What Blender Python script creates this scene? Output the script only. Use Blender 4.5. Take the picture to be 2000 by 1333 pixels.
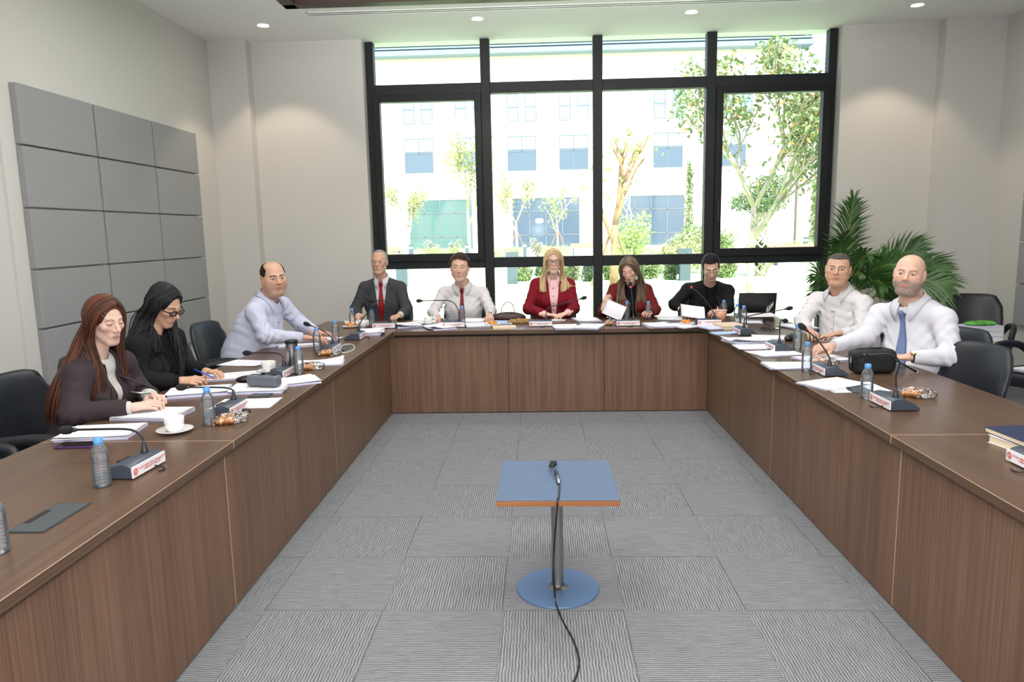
import bpy, bmesh, math, random
import numpy as np
from mathutils import Vector, Matrix, noise as mnoise
random.seed(7); np.random.seed(7)
SC = bpy.context.scene
for o in list(bpy.data.objects): bpy.data.objects.remove(o)
COL = SC.collection
# ------------------------------------------------------------------ camera (calibrated from carpet tiles, table edges, window)
FPX = 1408.66; PIT = .1497; YAW = .0394; ROL = -.0197; CH = 1.5524
TH = .7317            # table top height
def cam_axes(p, y, r):
    f = np.array([-np.sin(y)*np.cos(p), np.cos(y)*np.cos(p), -np.sin(p)])
    rt = np.array([np.cos(y), np.sin(y), 0.]); up = np.cross(rt, f)
    return np.cos(r)*rt+np.sin(r)*up, -np.sin(r)*rt+np.cos(r)*up, f
RT, UP, FW = cam_axes(PIT, YAW, ROL)
cam = bpy.data.cameras.new('camera'); co = bpy.data.objects.new('camera', cam); COL.objects.link(co)
cam.sensor_width = 36; cam.lens = FPX*36/2000; cam.clip_end = 400; cam.clip_start = .02
co.matrix_world = Matrix(((RT[0], UP[0], -FW[0], 0), (RT[1], UP[1], -FW[1], 0), (RT[2], UP[2], -FW[2], CH), (0, 0, 0, 1)))
SC.camera = co
# ------------------------------------------------------------------ light
SC.view_settings.view_transform = 'Standard'; SC.view_settings.look = 'None'
SC.view_settings.gamma = 1; SC.view_settings.use_curve_mapping = False
SC.view_settings.exposure = 0.12
try:
    SC.cycles.transparent_max_bounces = 32; SC.cycles.max_bounces = 12
except Exception: pass
w = bpy.data.worlds.new('sky'); SC.world = w; w.use_nodes = True
nt = w.node_tree; nt.nodes.clear()
sky = nt.nodes.new('ShaderNodeTexSky'); sky.sky_type = 'NISHITA'; sky.sun_disc = False
sky.sun_elevation = math.radians(58); sky.sun_rotation = math.radians(200); sky.air_density = 1.0; sky.dust_density = 2.0
bg = nt.nodes.new('ShaderNodeBackground'); wo = nt.nodes.new('ShaderNodeOutputWorld')
nt.links.new(sky.outputs[0], bg.inputs[0]); nt.links.new(bg.outputs[0], wo.inputs[0]); bg.inputs[1].default_value = .62
def lamp(name, kind, loc, energy, color=(1, 1, 1), target=None, **kw):
    l = bpy.data.lights.new(name, kind); l.energy = energy; l.color = color
    for k, v in kw.items(): setattr(l, k, v)
    o = bpy.data.objects.new(name, l); COL.objects.link(o); o.location = loc
    if target is not None:
        o.rotation_euler = (Vector(target)-Vector(loc)).to_track_quat('-Z', 'Y').to_euler()
    return o
lamp('sun', 'SUN', (0, 0, 20), 10.5, (1, .95, .87), target=(-6, 14, -0.5), angle=.01)
# the photographer's flash, mounted above the lens
lamp('camera_flash', 'AREA', (0.02, -.05, 1.80), 58, (1, .99, .98), target=(0, 6, 1.35), shape='RECTANGLE', size=.16, size_y=.09)
lamp('ceiling_fill', 'SPOT', (0.02, -.12, 1.86), 1500, (1, .98, .96), target=(0.1, 3.0, 3.65), spot_size=math.radians(62), spot_blend=.8, shadow_soft_size=.08)  # assumed second flash, added as a spot to brighten the ceiling
lamp('rear_fill', 'AREA', (.6, -3.1, 1.9), 120, (.95, .99, 1), target=(.6, 6, 2.6), shape='RECTANGLE', size=7.8, size_y=3.2)  # added fill behind the camera, lifts walls and ceiling; no window there
# unseen area lights added inside the ceiling coffer to brighten the room
for x, y, e in ((-1.2, 1.5, 46), (1.4, 1.5, 46), (-1.2, 4.8, 40), (1.4, 4.8, 40)):
    lamp('coffer_fill', 'AREA', (x, y, 3.78), e, (1, .98, .95), target=(x, y, 0), shape='SQUARE', size=1.3)
pl = lamp('window_portal', 'AREA', (.7, 8.45, 1.9), 1, target=(.7, 0, 1.9), shape='RECTANGLE', size=5.0, size_y=3.6)
pl.data.cycles.is_portal = True

# ------------------------------------------------------------------ pixel -> world helpers (rays of the calibrated camera)
def ray(px, py): return FW+RT*(px-1000)/FPX-UP*(py-666.5)/FPX
O3 = np.array([0, 0, CH])
def onz(px, py, z=TH): d = ray(px, py); return O3+d*((z-CH)/d[2])
def ony(px, py, y): d = ray(px, py); return O3+d*(y/d[1])
def onx(px, py, x): d = ray(px, py); return O3+d*(x/d[0])

# ------------------------------------------------------------------ materials
MATS = {}
def srgb(r, g, b):
    f = lambda c: (c/255/12.92) if c/255 <= .04045 else ((c/255+.055)/1.055)**2.4
    return (f(r), f(g), f(b))
def mat(name, col=(.5, .5, .5), rough=.5, metal=0, spec=.5, bump=0, bscale=200, var=0, vscale=8, emit=None, estr=0, trans=0, sheen=0, coat=0, ior=None, stretch=None, sss=0):
    if name in MATS: return MATS[name]
    m = bpy.data.materials.new(name); m.use_nodes = True; n = m.node_tree; b = n.nodes['Principled BSDF']
    b.inputs['Base Color'].default_value = (*col, 1); b.inputs['Roughness'].default_value = rough
    b.inputs['Metallic'].default_value = metal; b.inputs['Specular IOR Level'].default_value = spec
    if trans: b.inputs['Transmission Weight'].default_value = trans
    if ior: b.inputs['IOR'].default_value = ior
    if sheen: b.inputs['Sheen Weight'].default_value = sheen
    if coat: b.inputs['Coat Weight'].default_value = coat
    if sss: b.inputs['Subsurface Weight'].default_value = sss; b.inputs['Subsurface Radius'].default_value = (.01, .004, .002)
    if emit: b.inputs['Emission Color'].default_value = (*emit, 1); b.inputs['Emission Strength'].default_value = estr
    tc = n.nodes.new('ShaderNodeTexCoord'); src = tc.outputs['Object']
    if stretch:
        mp = n.nodes.new('ShaderNodeMapping'); mp.inputs['Scale'].default_value = stretch
        n.links.new(src, mp.inputs[0]); src = mp.outputs[0]
    if bump:
        t = n.nodes.new('ShaderNodeTexNoise'); t.inputs['Scale'].default_value = bscale; t.inputs['Detail'].default_value = 3
        n.links.new(src, t.inputs['Vector'])
        bp = n.nodes.new('ShaderNodeBump'); bp.inputs['Strength'].default_value = bump; bp.inputs['Distance'].default_value = .002
        n.links.new(t.outputs[0], bp.inputs['Height']); n.links.new(bp.outputs[0], b.inputs['Normal'])
    if var:
        t = n.nodes.new('ShaderNodeTexNoise'); t.inputs['Scale'].default_value = vscale; t.inputs['Detail'].default_value = 4
        n.links.new(src, t.inputs['Vector'])
        r = n.nodes.new('ShaderNodeValToRGB'); r.color_ramp.elements[0].position = .3; r.color_ramp.elements[1].position = .7
        r.color_ramp.elements[0].color = (*[c*(1-var) for c in col], 1); r.color_ramp.elements[1].color = (*[min(1, c*(1+var)) for c in col], 1)
        n.links.new(t.outputs[0], r.inputs[0]); n.links.new(r.outputs[0], b.inputs['Base Color'])
    MATS[name] = m; return m
def wood(name, c1, c2, axis='Z', scale=1., rough=.38):
    """fine straight walnut grain running along `axis`"""
    m = mat(name, c1, rough, spec=.28); n = m.node_tree; b = n.nodes['Principled BSDF']; L = n.links.new
    tc = n.nodes.new('ShaderNodeTexCoord')
    def lay(s_long, s_cross, sc, det):
        mp = n.nodes.new('ShaderNodeMapping')
        s = [s_cross]*3; s['XYZ'.index(axis)] = s_long; mp.inputs['Scale'].default_value = s
        L(tc.outputs['Object'], mp.inputs[0]); t = n.nodes.new('ShaderNodeTexNoise'); t.inputs['Scale'].default_value = sc*scale
        t.inputs['Detail'].default_value = det; t.inputs['Roughness'].default_value = .6; L(mp.outputs[0], t.inputs['Vector']); return t
    a = lay(.25, 5, 3, 4); f = lay(.6, 45, 2.4, 3)
    mx = n.nodes.new('ShaderNodeMix'); mx.inputs[0].default_value = .62; L(a.outputs[0], mx.inputs[2]); L(f.outputs[0], mx.inputs[3])
    r = n.nodes.new('ShaderNodeValToRGB'); e = r.color_ramp.elements; e[0].position = .36; e[1].position = .64
    e[0].color = (*c2, 1); e[1].color = (*c1, 1); L(mx.outputs[0], r.inputs[0]); L(r.outputs[0], b.inputs['Base Color'])
    bp = n.nodes.new('ShaderNodeBump'); bp.inputs['Strength'].default_value = .08; bp.inputs['Distance'].default_value = .001
    L(f.outputs[0], bp.inputs['Height']); L(bp.outputs[0], b.inputs['Normal']); return m
def glassy(name, tint=(1, 1, 1), refl=.06, rough=.0, haze=0.):
    """thin pane: clear with a fresnel mirror on top"""
    m = bpy.data.materials.new(name); m.use_nodes = True; n = m.node_tree; n.nodes.clear(); L = n.links.new
    out = n.nodes.new('ShaderNodeOutputMaterial'); t = n.nodes.new('ShaderNodeBsdfTransparent'); t.inputs[0].default_value = (*tint, 1)
    g = n.nodes.new('ShaderNodeBsdfGlossy'); g.inputs['Roughness'].default_value = rough
    lw = n.nodes.new('ShaderNodeFresnel'); lw.inputs[0].default_value = 1.45
    mul = n.nodes.new('ShaderNodeMath'); mul.operation = 'MULTIPLY'; mul.inputs[1].default_value = refl/.04; mul.use_clamp = True
    L(lw.outputs[0], mul.inputs[0])
    mx = n.nodes.new('ShaderNodeMixShader'); L(mul.outputs[0], mx.inputs[0]); L(t.outputs[0], mx.inputs[1]); L(g.outputs[0], mx.inputs[2]); L(mx.outputs[0], out.inputs[0])
    if haze:
        df = n.nodes.new('ShaderNodeBsdfDiffuse'); df.inputs[0].default_value = (.80, .87, .95, 1); m2 = n.nodes.new('ShaderNodeMixShader'); m2.inputs[0].default_value = haze
        L(mx.outputs[0], m2.inputs[1]); L(df.outputs[0], m2.inputs[2]); L(m2.outputs[0], out.inputs[0])
    MATS[name] = m; return m

# ------------------------------------------------------------------ objects
def tag(o, label=None, cat=None, group=None, kind=None):
    if label: o['label'] = label
    if cat: o['category'] = cat
    if group: o['group'] = group
    if kind: o['kind'] = kind
    return o
def link_mesh(name, me, mats=None, parent=None, smooth=False):
    if mats is not None:
        for m in (mats if isinstance(mats, (list, tuple)) else [mats]): me.materials.append(m)
    if smooth:
        me.polygons.foreach_set('use_smooth', np.ones(len(me.polygons), dtype=bool))
    o = bpy.data.objects.new(name, me); COL.objects.link(o)
    if parent is not None: o.parent = parent
    return o
def empty(name, loc=(0, 0, 0), rz=0, label=None, cat=None, group=None, kind=None):
    o = bpy.data.objects.new(name, None); COL.objects.link(o); o.location = loc; o.rotation_euler = (0, 0, rz)
    o.empty_display_size = .05
    return tag(o, label, cat, group, kind)
def copy_tree(o, parent=None):
    c = o.copy(); COL.objects.link(c)
    if parent is not None: c.parent = parent
    for ch in o.children: copy_tree(ch, c)
    return c
class MB:
    """collects simple shapes into one mesh"""
    def __init__(s): s.v = []; s.f = []; s.mi = []; s.cur = 0
    def add(s, vs, fs, M=None):
        b = len(s.v)
        for v in vs:
            s.v.append(tuple(M @ Vector(v)) if M is not None else tuple(float(c) for c in v))
        for f in fs: s.f.append(tuple(b+i for i in f)); s.mi.append(s.cur)
        return s
    def box(s, x0, x1, y0, y1, z0, z1, M=None):
        v = [(x, y, z) for z in (z0, z1) for y in (y0, y1) for x in (x0, x1)]
        return s.add(v, [(0, 2, 3, 1), (4, 5, 7, 6), (0, 1, 5, 4), (2, 6, 7, 3), (0, 4, 6, 2), (1, 3, 7, 5)], M)
    def rbox(s, x0, x1, y0, y1, z0, z1, r=.01, seg=3, M=None):
        """box with rounded vertical edges and softened top/bottom rims"""
        pts = []
        for cx, cy, a0 in ((x1-r, y1-r, 0), (x0+r, y1-r, 90), (x0+r, y0+r, 180), (x1-r, y0+r, 270)):
            for i in range(seg+1):
                a = math.radians(a0+90*i/seg); pts.append((cx, cy, math.cos(a), math.sin(a)))
        n = len(pts); e = min(r, (z1-z0)/2)*.5; rings = []
        for z, k in ((z0, r-e), (z0+e, r), (z1-e, r), (z1, r-e)):
            rings.append([(cx+ca*k, cy+sa*k, z) for cx, cy, ca, sa in pts])
        v = [p for R in rings for p in R]; f = []
        for j in range(3):
            for i in range(n): f.append((j*n+i, j*n+(i+1) % n, (j+1)*n+(i+1) % n, (j+1)*n+i))
        f.append(tuple(reversed(range(n)))); f.append(tuple(3*n+i for i in range(n)))
        return s.add(v, f, M)
    def prism(s, poly, z0, z1, M=None):
        n = len(poly); v = [(x, y, z0) for x, y in poly]+[(x, y, z1) for x, y in poly]
        f = [tuple(reversed(range(n))), tuple(range(n, 2*n))]+[(i, (i+1) % n, n+(i+1) % n, n+i) for i in range(n)]
        return s.add(v, f, M)
    def lathe(s, prof, n=24, M=None, cap=True, cx=0, cy=0, z0=0):
        v = []; f = []
        for r, z in prof:
            for i in range(n):
                a = 2*math.pi*i/n; v.append((cx+r*math.cos(a), cy+r*math.sin(a), z0+z))
        for j in range(len(prof)-1):
            for i in range(n): f.append((j*n+i, j*n+(i+1) % n, (j+1)*n+(i+1) % n, (j+1)*n+i))
        if cap:
            f.append(tuple(reversed(range(n)))); f.append(tuple((len(prof)-1)*n+i for i in range(n)))
        return s.add(v, f, M)
    def tube(s, pts, r, n=8, M=None, flat=1.):
        pts = [Vector(p) for p in pts]; m = len(pts); rs = r if isinstance(r, (list, tuple)) else [r]*m
        v = []; f = []; up = None
        for i, p in enumerate(pts):
            t = (pts[min(i+1, m-1)]-pts[max(i-1, 0)]); t = t.normalized() if t.length > 1e-9 else Vector((0, 0, 1))
            if up is None:
                up = Vector((0, 0, 1)) if abs(t.z) < .9 else Vector((0, 1, 0))
            sd = t.cross(up); sd = sd.normalized() if sd.length > 1e-6 else Vector((1, 0, 0)); up = sd.cross(t).normalized()
            for k in range(n):
                a = 2*math.pi*k/n; v.append(tuple(p+sd*math.cos(a)*rs[i]+up*math.sin(a)*rs[i]*flat))
        for j in range(m-1):
            for k in range(n): f.append((j*n+k, j*n+(k+1) % n, (j+1)*n+(k+1) % n, (j+1)*n+k))
        f.append(tuple(reversed(range(n)))); f.append(tuple((m-1)*n+k for k in range(n)))
        return s.add(v, f, M)
    def ball(s, c, r, n=12, M=None, sc=(1, 1, 1)):
        m = max(4, n//2); v = [(c[0], c[1], c[2]-r*sc[2])]; f = []
        for j in range(1, m):
            th = -math.pi/2+math.pi*j/m
            for i in range(n):
                a = 2*math.pi*i/n; v.append((c[0]+r*sc[0]*math.cos(th)*math.cos(a), c[1]+r*sc[1]*math.cos(th)*math.sin(a), c[2]+r*sc[2]*math.sin(th)))
        v.append((c[0], c[1], c[2]+r*sc[2])); last = len(v)-1
        for i in range(n): f.append((0, 1+(i+1) % n, 1+i))
        for j in range(m-2):
            for i in range(n): a = 1+j*n; f.append((a+i, a+(i+1) % n, a+n+(i+1) % n, a+n+i))
        a = 1+(m-2)*n
        for i in range(n): f.append((a+i, a+(i+1) % n, last))
        return s.add(v, f, M)
    def build(s, name, mats, parent=None, smooth=False, bevel=0, autosm=None):
        me = bpy.data.meshes.new(name); me.from_pydata(s.v, [], s.f); 
        if any(s.mi): me.polygons.foreach_set('material_index', s.mi)
        me.update()
        o = link_mesh(name, me, mats, parent, smooth)
        if bevel:
            b = o.modifiers.new('bevel', 'BEVEL'); b.width = bevel; b.segments = 2; b.limit_method = 'ANGLE'; b.angle_limit = .6
        if autosm:
            me.polygons.foreach_set('use_smooth', np.ones(len(me.polygons), dtype=bool))
            try: me.set_sharp_from_angle(angle=autosm)
            except Exception: pass
        return o
def struct(name, mb, m, **k): return tag(mb.build(name, m, **k), kind='structure')
def smoothpath(pts, n=8):
    """Catmull-Rom through points"""
    P = [Vector(p) for p in pts]; P = [2*P[0]-P[1]]+P+[2*P[-1]-P[-2]]; out = []
    for i in range(1, len(P)-2):
        for k in range(n):
            t = k/n; a, b, c, d = P[i-1], P[i], P[i+1], P[i+2]
            out.append(.5*((2*b)+(c-a)*t+(2*a-5*b+4*c-d)*t*t+(3*b-a-3*c+d)*t**3))
    out.append(P[-2]); return out
def text_mesh(s, size, name='lettering', align='CENTER', spacing=1.0):
    cu = bpy.data.curves.new('txt', 'FONT'); cu.body = s; cu.size = size; cu.align_x = align; cu.align_y = 'CENTER'; cu.space_line = spacing
    cu.offset = size*.02
    o = bpy.data.objects.new('txt', cu); COL.objects.link(o)
    bpy.context.view_layer.update()
    me = bpy.data.meshes.new_from_object(o.evaluated_get(bpy.context.evaluated_depsgraph_get()))
    bpy.data.objects.remove(o); me.name = name; me.materials.clear(); return me
# ================================================================== ROOM
CZ = 3.65; XL = -3.53; XR = 4.85; YB = 8.0; YF = -3.2; REC = .145
wallm = mat('wall_paint', srgb(206, 203, 198), .9, bump=.15, bscale=400)
ceilm = mat('ceiling_paint', srgb(243, 243, 240), .95)
greym = mat('alu_dark', srgb(34, 36, 38), .5, spec=.25)
# carpet tiles: checkerboard of 0.5 m tiles, ribbed crosswise to each other
def carpet():
    m = mat('carpet', (.2, .2, .2), .97, spec=.1); n = m.node_tree; b = n.nodes['Principled BSDF']; L = n.links.new
    tc = n.nodes.new('ShaderNodeTexCoord')
    off = n.nodes.new('ShaderNodeMapping'); off.inputs['Location'].default_value = (.1708, -2.789+5, 0); L(tc.outputs['Object'], off.inputs[0])
    chk = n.nodes.new('ShaderNodeTexChecker'); chk.inputs['Scale'].default_value = 2.0; chk.inputs['Color1'].default_value = (1, 1, 1, 1); chk.inputs['Color2'].default_value = (0, 0, 0, 1)
    ad = n.nodes.new('ShaderNodeVectorMath'); ad.operation = 'ADD'; ad.inputs[1].default_value = (10, 10, .1); L(off.outputs[0], ad.inputs[0]); L(ad.outputs[0], chk.inputs[0])
    def rib(sx, sy):
        mp = n.nodes.new('ShaderNodeMapping'); mp.inputs['Scale'].default_value = (sx, sy, 1); L(tc.outputs['Object'], mp.inputs[0])
        t = n.nodes.new('ShaderNodeTexNoise'); t.inputs['Scale'].default_value = 1; t.inputs['Detail'].default_value = 2; t.inputs['Roughness'].default_value = .7; L(mp.outputs[0], t.inputs['Vector'])
        return t.outputs[0]
    def rib2(ax):
        w_ = n.nodes.new('ShaderNodeTexWave'); w_.wave_type = 'BANDS'; w_.bands_direction = ax; w_.inputs['Scale'].default_value = 27; w_.inputs['Distortion'].default_value = 3.2; w_.inputs['Detail'].default_value = 2; w_.inputs['Detail Scale'].default_value = .9
        L(tc.outputs['Object'], w_.inputs[0]); q_ = rib(9, 170) if ax == 'Y' else rib(170, 9)
        mm = n.nodes.new('ShaderNodeMix'); mm.inputs[0].default_value = .55; L(w_.outputs['Fac'], mm.inputs[2]); L(q_, mm.inputs[3]); return mm.outputs[0]
    a = rib2('Y'); c = rib2('X')
    mx = n.nodes.new('ShaderNodeMix'); L(chk.outputs['Fac'], mx.inputs[0]); L(a, mx.inputs[2]); L(c, mx.inputs[3])
    fine = n.nodes.new('ShaderNodeTexNoise'); fine.inputs['Scale'].default_value = 260; fine.inputs['Detail'].default_value = 2; L(tc.outputs['Object'], fine.inputs['Vector'])
    m2 = n.nodes.new('ShaderNodeMix'); m2.inputs[0].default_value = .38; L(mx.outputs[0], m2.inputs[2]); L(fine.outputs[0], m2.inputs[3])
    r = n.nodes.new('ShaderNodeValToRGB'); e = r.color_ramp.elements; e[0].position = .30; e[1].position = .70
    e[0].color = (*srgb(78, 79, 84), 1); e[1].color = (*srgb(156, 157, 160), 1); L(m2.outputs[0], r.inputs[0])
    # thin dark joint between tiles
    br = n.nodes.new('ShaderNodeTexBrick'); br.offset = 0; br.inputs['Scale'].default_value = 1; br.inputs['Brick Width'].default_value = .5; br.inputs['Row Height'].default_value = .5
    br.inputs['Mortar Size'].default_value = .0025; br.inputs['Color1'].default_value = (1, 1, 1, 1); br.inputs['Color2'].default_value = (1, 1, 1, 1); br.inputs['Mortar'].default_value = (.72, .72, .72, 1)
    L(ad.outputs[0], br.inputs[0])
    ml = n.nodes.new('ShaderNodeMix'); ml.data_type = 'RGBA'; ml.blend_type = 'MULTIPLY'; ml.inputs[0].default_value = 1; L(r.outputs[0], ml.inputs[6]); L(br.outputs[0], ml.inputs[7])
    L(ml.outputs[2], b.inputs['Base Color'])
    bp = n.nodes.new('ShaderNodeBump'); bp.inputs['Strength'].default_value = .5; bp.inputs['Distance'].default_value = .004; L(m2.outputs[0], bp.inputs['Height']); L(bp.outputs[0], b.inputs['Normal'])
    return m
struct('floor', MB().box(XL-.1, XR+.1, YF-.1, 8.45, -.1, 0), carpet())
# ceiling with a coffer opening
cx0, cx1, cy1, cy0 = -2.29, 3.2, 6.93, -.8
mb = MB(); mb.box(XL-.1, XR+.1, cy1, 8.5, CZ, CZ+.1); mb.box(XL-.1, XR+.1, YF-.1, cy0, CZ, CZ+.1)
mb.box(XL-.1, cx0, cy0, cy1, CZ, CZ+.1); mb.box(cx1, XR+.1, cy0, cy1, CZ, CZ+.1)
mb.box(cx0-.1, cx1+.1, cy0-.1, cy1+.1, CZ+.35, CZ+.45)
for a in ((cx0-.1, cx0, cy0, cy1), (cx1, cx1+.1, cy0, cy1), (cx0-.1, cx1+.1, cy0-.1, cy0), (cx0-.1, cx1+.1, cy1, cy1+.1)): mb.box(*a, CZ+.1, CZ+.35)
struct('ceiling', mb, ceilm)
wd = mat('dark_wenge', srgb(58, 38, 32), .5)
mb = MB()
for a in ((cx0, cx0+.12, cy0, cy1), (cx1-.12, cx1, cy0, cy1), (cx0, cx1, cy0, cy0+.12), (cx0, cx1, cy1-.12, cy1)): mb.box(*a, CZ-.03, CZ+.05)
struct('trim_1', mb, wd, bevel=.004)
# left, right, front walls
struct('wall_left', MB().box(XL-.15, XL, YF, 8.5, 0, CZ+.1), wallm)
struct('wall_right', MB().box(XR, XR+.15, YF, 8.5, 0, CZ+.1), wallm)
struct('wall_front', MB().box(XL-.15, XR+.15, YF-.15, YF, 0, CZ+.1), wallm)
# back wall: two shallow piers beside the recessed wall, opening for the window
wx0, wx1 = ony(713, 90, 8.28)[0]-.01, ony(1636, 60, 8.28)[0]+.01
px0 = ony(478, 78, YB)[0]; px1 = ony(1850, 40, YB)[0]
mb = MB(); mb.box(XL, px0, YB, 8.5, 0, CZ); mb.box(px1, XR, YB, 8.5, 0, CZ)
mb.box(px0, wx0, YB+REC, 8.5, 0, CZ); mb.box(wx1, px1, YB+REC, 8.5, 0, CZ); mb.box(wx0, wx1, YB+REC, 8.5, 0, .08)
struct('wall_back', mb, wallm)
mb = MB(); mb.box(XL-.3, XR+.3, YF-.3, 8.6, CZ+.46, CZ+.7); struct('roof', mb, mat('roof_slab', (.6, .6, .58), .9))
# baseboards
bbm = mat('skirting', srgb(196, 192, 186), .6)
struct('baseboard_left', MB().box(XL, XL+.012, YF, YB, 0, .08), bbm)
struct('baseboard_right', MB().box(XR-.012, XR, YF, YB, 0, .08), bbm)
# acoustic wall panels
panm = mat('acoustic_fabric', srgb(150, 150, 150), .95, bump=.2, bscale=900)
gapm = mat('panel_seam', srgb(120, 118, 124), .9)
def panels(side):
    # rows and columns measured on the left wall; the right wall mirrors them
    X = XL if side < 0 else XR
    ys = [4.86, 5.72, 6.585, 7.44] if side < 0 else [4.86, 5.72, 6.585, 7.44]
    zs = [.53, .945, 1.36, 1.78, 2.20, 2.612]
    fr = MB().box(X-side*0, X-side*.02, ys[0]-.12, ys[-1]+.02, zs[0]-.03, zs[-1]+.07)
    struct('trim_2' if side < 0 else 'trim_3', fr, wallm)
    root = empty('acoustic_panel_array', (X-side*.02, ys[0], 0), 0, 'grid of square grey fabric acoustic panels on the left wall' if side < 0 else 'grey fabric acoustic panels at the right frame edge, on the right wall', 'wall panel')
    for i in range(len(ys)-1):
        for j in range(5):
            g = .006; gy = .012
            y0, y1, z0, z1 = ys[i]+gy, ys[i+1]-gy, zs[j]+g, zs[j+1]-g
            b = MB(); b.box(min(0, -side*.05), max(0, -side*.05), y0-ys[0], y1-ys[0], z0, z1)
            b.build('panel', panm, root, bevel=.006)
for s in (-1, 1): panels(s)
# downlights
dlm = mat('lamp_lens', (1, 1, 1), .5, emit=(1, .9, .76), estr=14); ringm = mat('white_ring', (.8, .8, .8), .4)
for i, x in enumerate((-2.72, -.575, 1.52, 3.68)):
    lab = ['round recessed ceiling downlight, leftmost, near the left wall corner', 'round recessed ceiling downlight above the second window pane from left', 'round recessed ceiling downlight above the third window pane from left', 'round recessed ceiling downlight, rightmost, above the palm'][i]
    r = empty('downlight', (x, 7.5, CZ), 0, lab, 'ceiling light', 'recessed downlights along the window wall')
    MB().lathe([(.062, -.008), (.062, 0), (.048, 0), (.048, -.006)], 28, cap=False).build('ring', ringm, r, smooth=False)
    MB().lathe([(.05, -.004), (.05, .0)], 28).build('lens', dlm, r)
    lamp('downlight_lamp', 'SPOT', (x, 7.5, CZ-.02), 44, (1, .80, .62), target=(x, 7.62, 0), spot_size=math.radians(92), spot_blend=.35, shadow_soft_size=.05)
# slot air diffuser
d = empty('slot_diffuser', (-2.17, 7.2, CZ), 0, 'long white linear slot air diffuser in the ceiling beside the dark coffer', 'air vent')
sl = MB()
sl.box(0, 5.4, -.06, -.045, -.006, 0); sl.box(0, 5.4, .045, .06, -.006, 0); sl.box(0, 5.4, -.008, .008, -.006, 0); sl.box(0, .012, -.06, .06, -.006, 0); sl.box(5.388, 5.4, -.06, .06, -.006, 0)
sl.build('frame', ringm, d); MB().box(.01, 5.39, -.05, .05, -.003, -.001).build('slot', mat('slot_dark', (.25, .25, .25), .8), d)
# socket plate with cables on the left wall
sp = onx(392, 693, XL)
s = empty('wall_socket', (XL, sp[1], sp[2]), 0, 'white double wall socket with a plug, below the grey wall panels', 'socket')
pls = mat('white_plastic', (.82, .82, .8), .35)
MB().rbox(-.08, .08, -.04, .04, 0, .012, .01, M=Matrix.Rotation(math.pi/2, 4, 'Y') @ Matrix.Rotation(math.pi/2, 4, 'Z')).build('plate', pls, s, bevel=.002)
MB().rbox(-.02, .02, -.022, .022, .01, .05, .01, M=Matrix.Translation((0, -.03, 0)) @ Matrix.Rotation(math.pi/2, 4, 'Y')).build('plug', pls, s)
c = MB().tube(smoothpath([(.05, -.03, 0), (.08, -.04, -.05), (.07, -.02, -.2), (.1, .1, -sp[2]+.01), (.5, .2, -sp[2]+.01)]), .004).build('cable', pls, s, smooth=True)
MB().tube(smoothpath([(.03, .05, 0), (.08, .08, -.01), (.14, .2, -.15), (.16, .3, -sp[2]+.01), (.6, .4, -sp[2]+.01)]), .004).build('cable', mat('black_cable', (.01, .01, .01), .45), s, smooth=True)

# ------------------------------------------------------------------ window wall
WY = 8.28; D = .09
win = empty('window_1', (0, WY, 0), 0, kind='structure')
z_top = CZ; 
ztr = ony(1158, 166, WY)[2]; zlo = ony(1158, 510, WY)[2]
wxl = wx0+.01; wxr = wx1-.01; zb = .08
fr = MB(); fw = .085
mull = [ony(p, y, WY)[0] for p, y in ((947, 120), (1167, 110), (1390, 100))]
fr.box(wxl, wxl+fw, -.02, D, zb, z_top); fr.box(wxr-fw, wxr, -.02, D, zb, z_top)
for x in mull: fr.box(x-.052, x+.052, -.03, D, zb, z_top)
fr.build('frame', greym, win, bevel=.004)
b2 = MB(); cols = [wxl+fw]+mull+[wxr-fw]
for i in range(4):
    a = cols[i]+(.052 if i else 0); b = cols[i+1]-(.052 if i < 3 else 0)
    b2.box(a, b, -.028, D, ztr-.06, ztr+.055); b2.box(a, b, -.028, D, zlo-.055, zlo+.06); b2.box(a, b, -.01, D, zb, zb+.08)
b2.build('transom', greym, win, bevel=.004)
sash = mat('alu_sash', srgb(27, 29, 31), .5, spec=.25)
for i in (0, 3):
    a = cols[i]+(.052 if i else -.02); b = cols[i+1]-(.052 if i < 3 else -.02); z0, z1 = zlo+.06, ztr-.06; t = .075; sm = MB()
    sm.box(a, a+t, -.06, .04, z0-.03, z1+.0); sm.box(b-t, b, -.06, .04, z0-.03, z1); sm.box(a+t, b-t, -.06, .04, z0-.03, z0+t-.02); sm.box(a+t, b-t, -.06, .04, z1-t, z1)
    so = sm.build('sash', sash, win, bevel=.004)
    hx = b-t/2 if i == 0 else a+t/2
    MB().rbox(hx-.012, hx+.012, -.085, -.06, 1.62, 1.86, .01).build('handle', mat('black_plastic', (.012, .012, .013), .4), so)
gl = glassy('window_glass', (.97, 1, .985), .022)
for i in range(4):
    a = cols[i]; b = cols[i+1]
    for z0, z1 in ((zb+.05, zlo), (zlo, ztr), (ztr, z_top)):
        MB().box(a, b, .03, .034, z0, z1).build('pane', gl, win)
# white sill outside / plaster reveals are the wall itself
struct('trim_4', MB().box(wxl, wxr, 8.4, 8.6, .0, .07), mat('stone_sill', (.6, .6, .58), .7))

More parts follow.
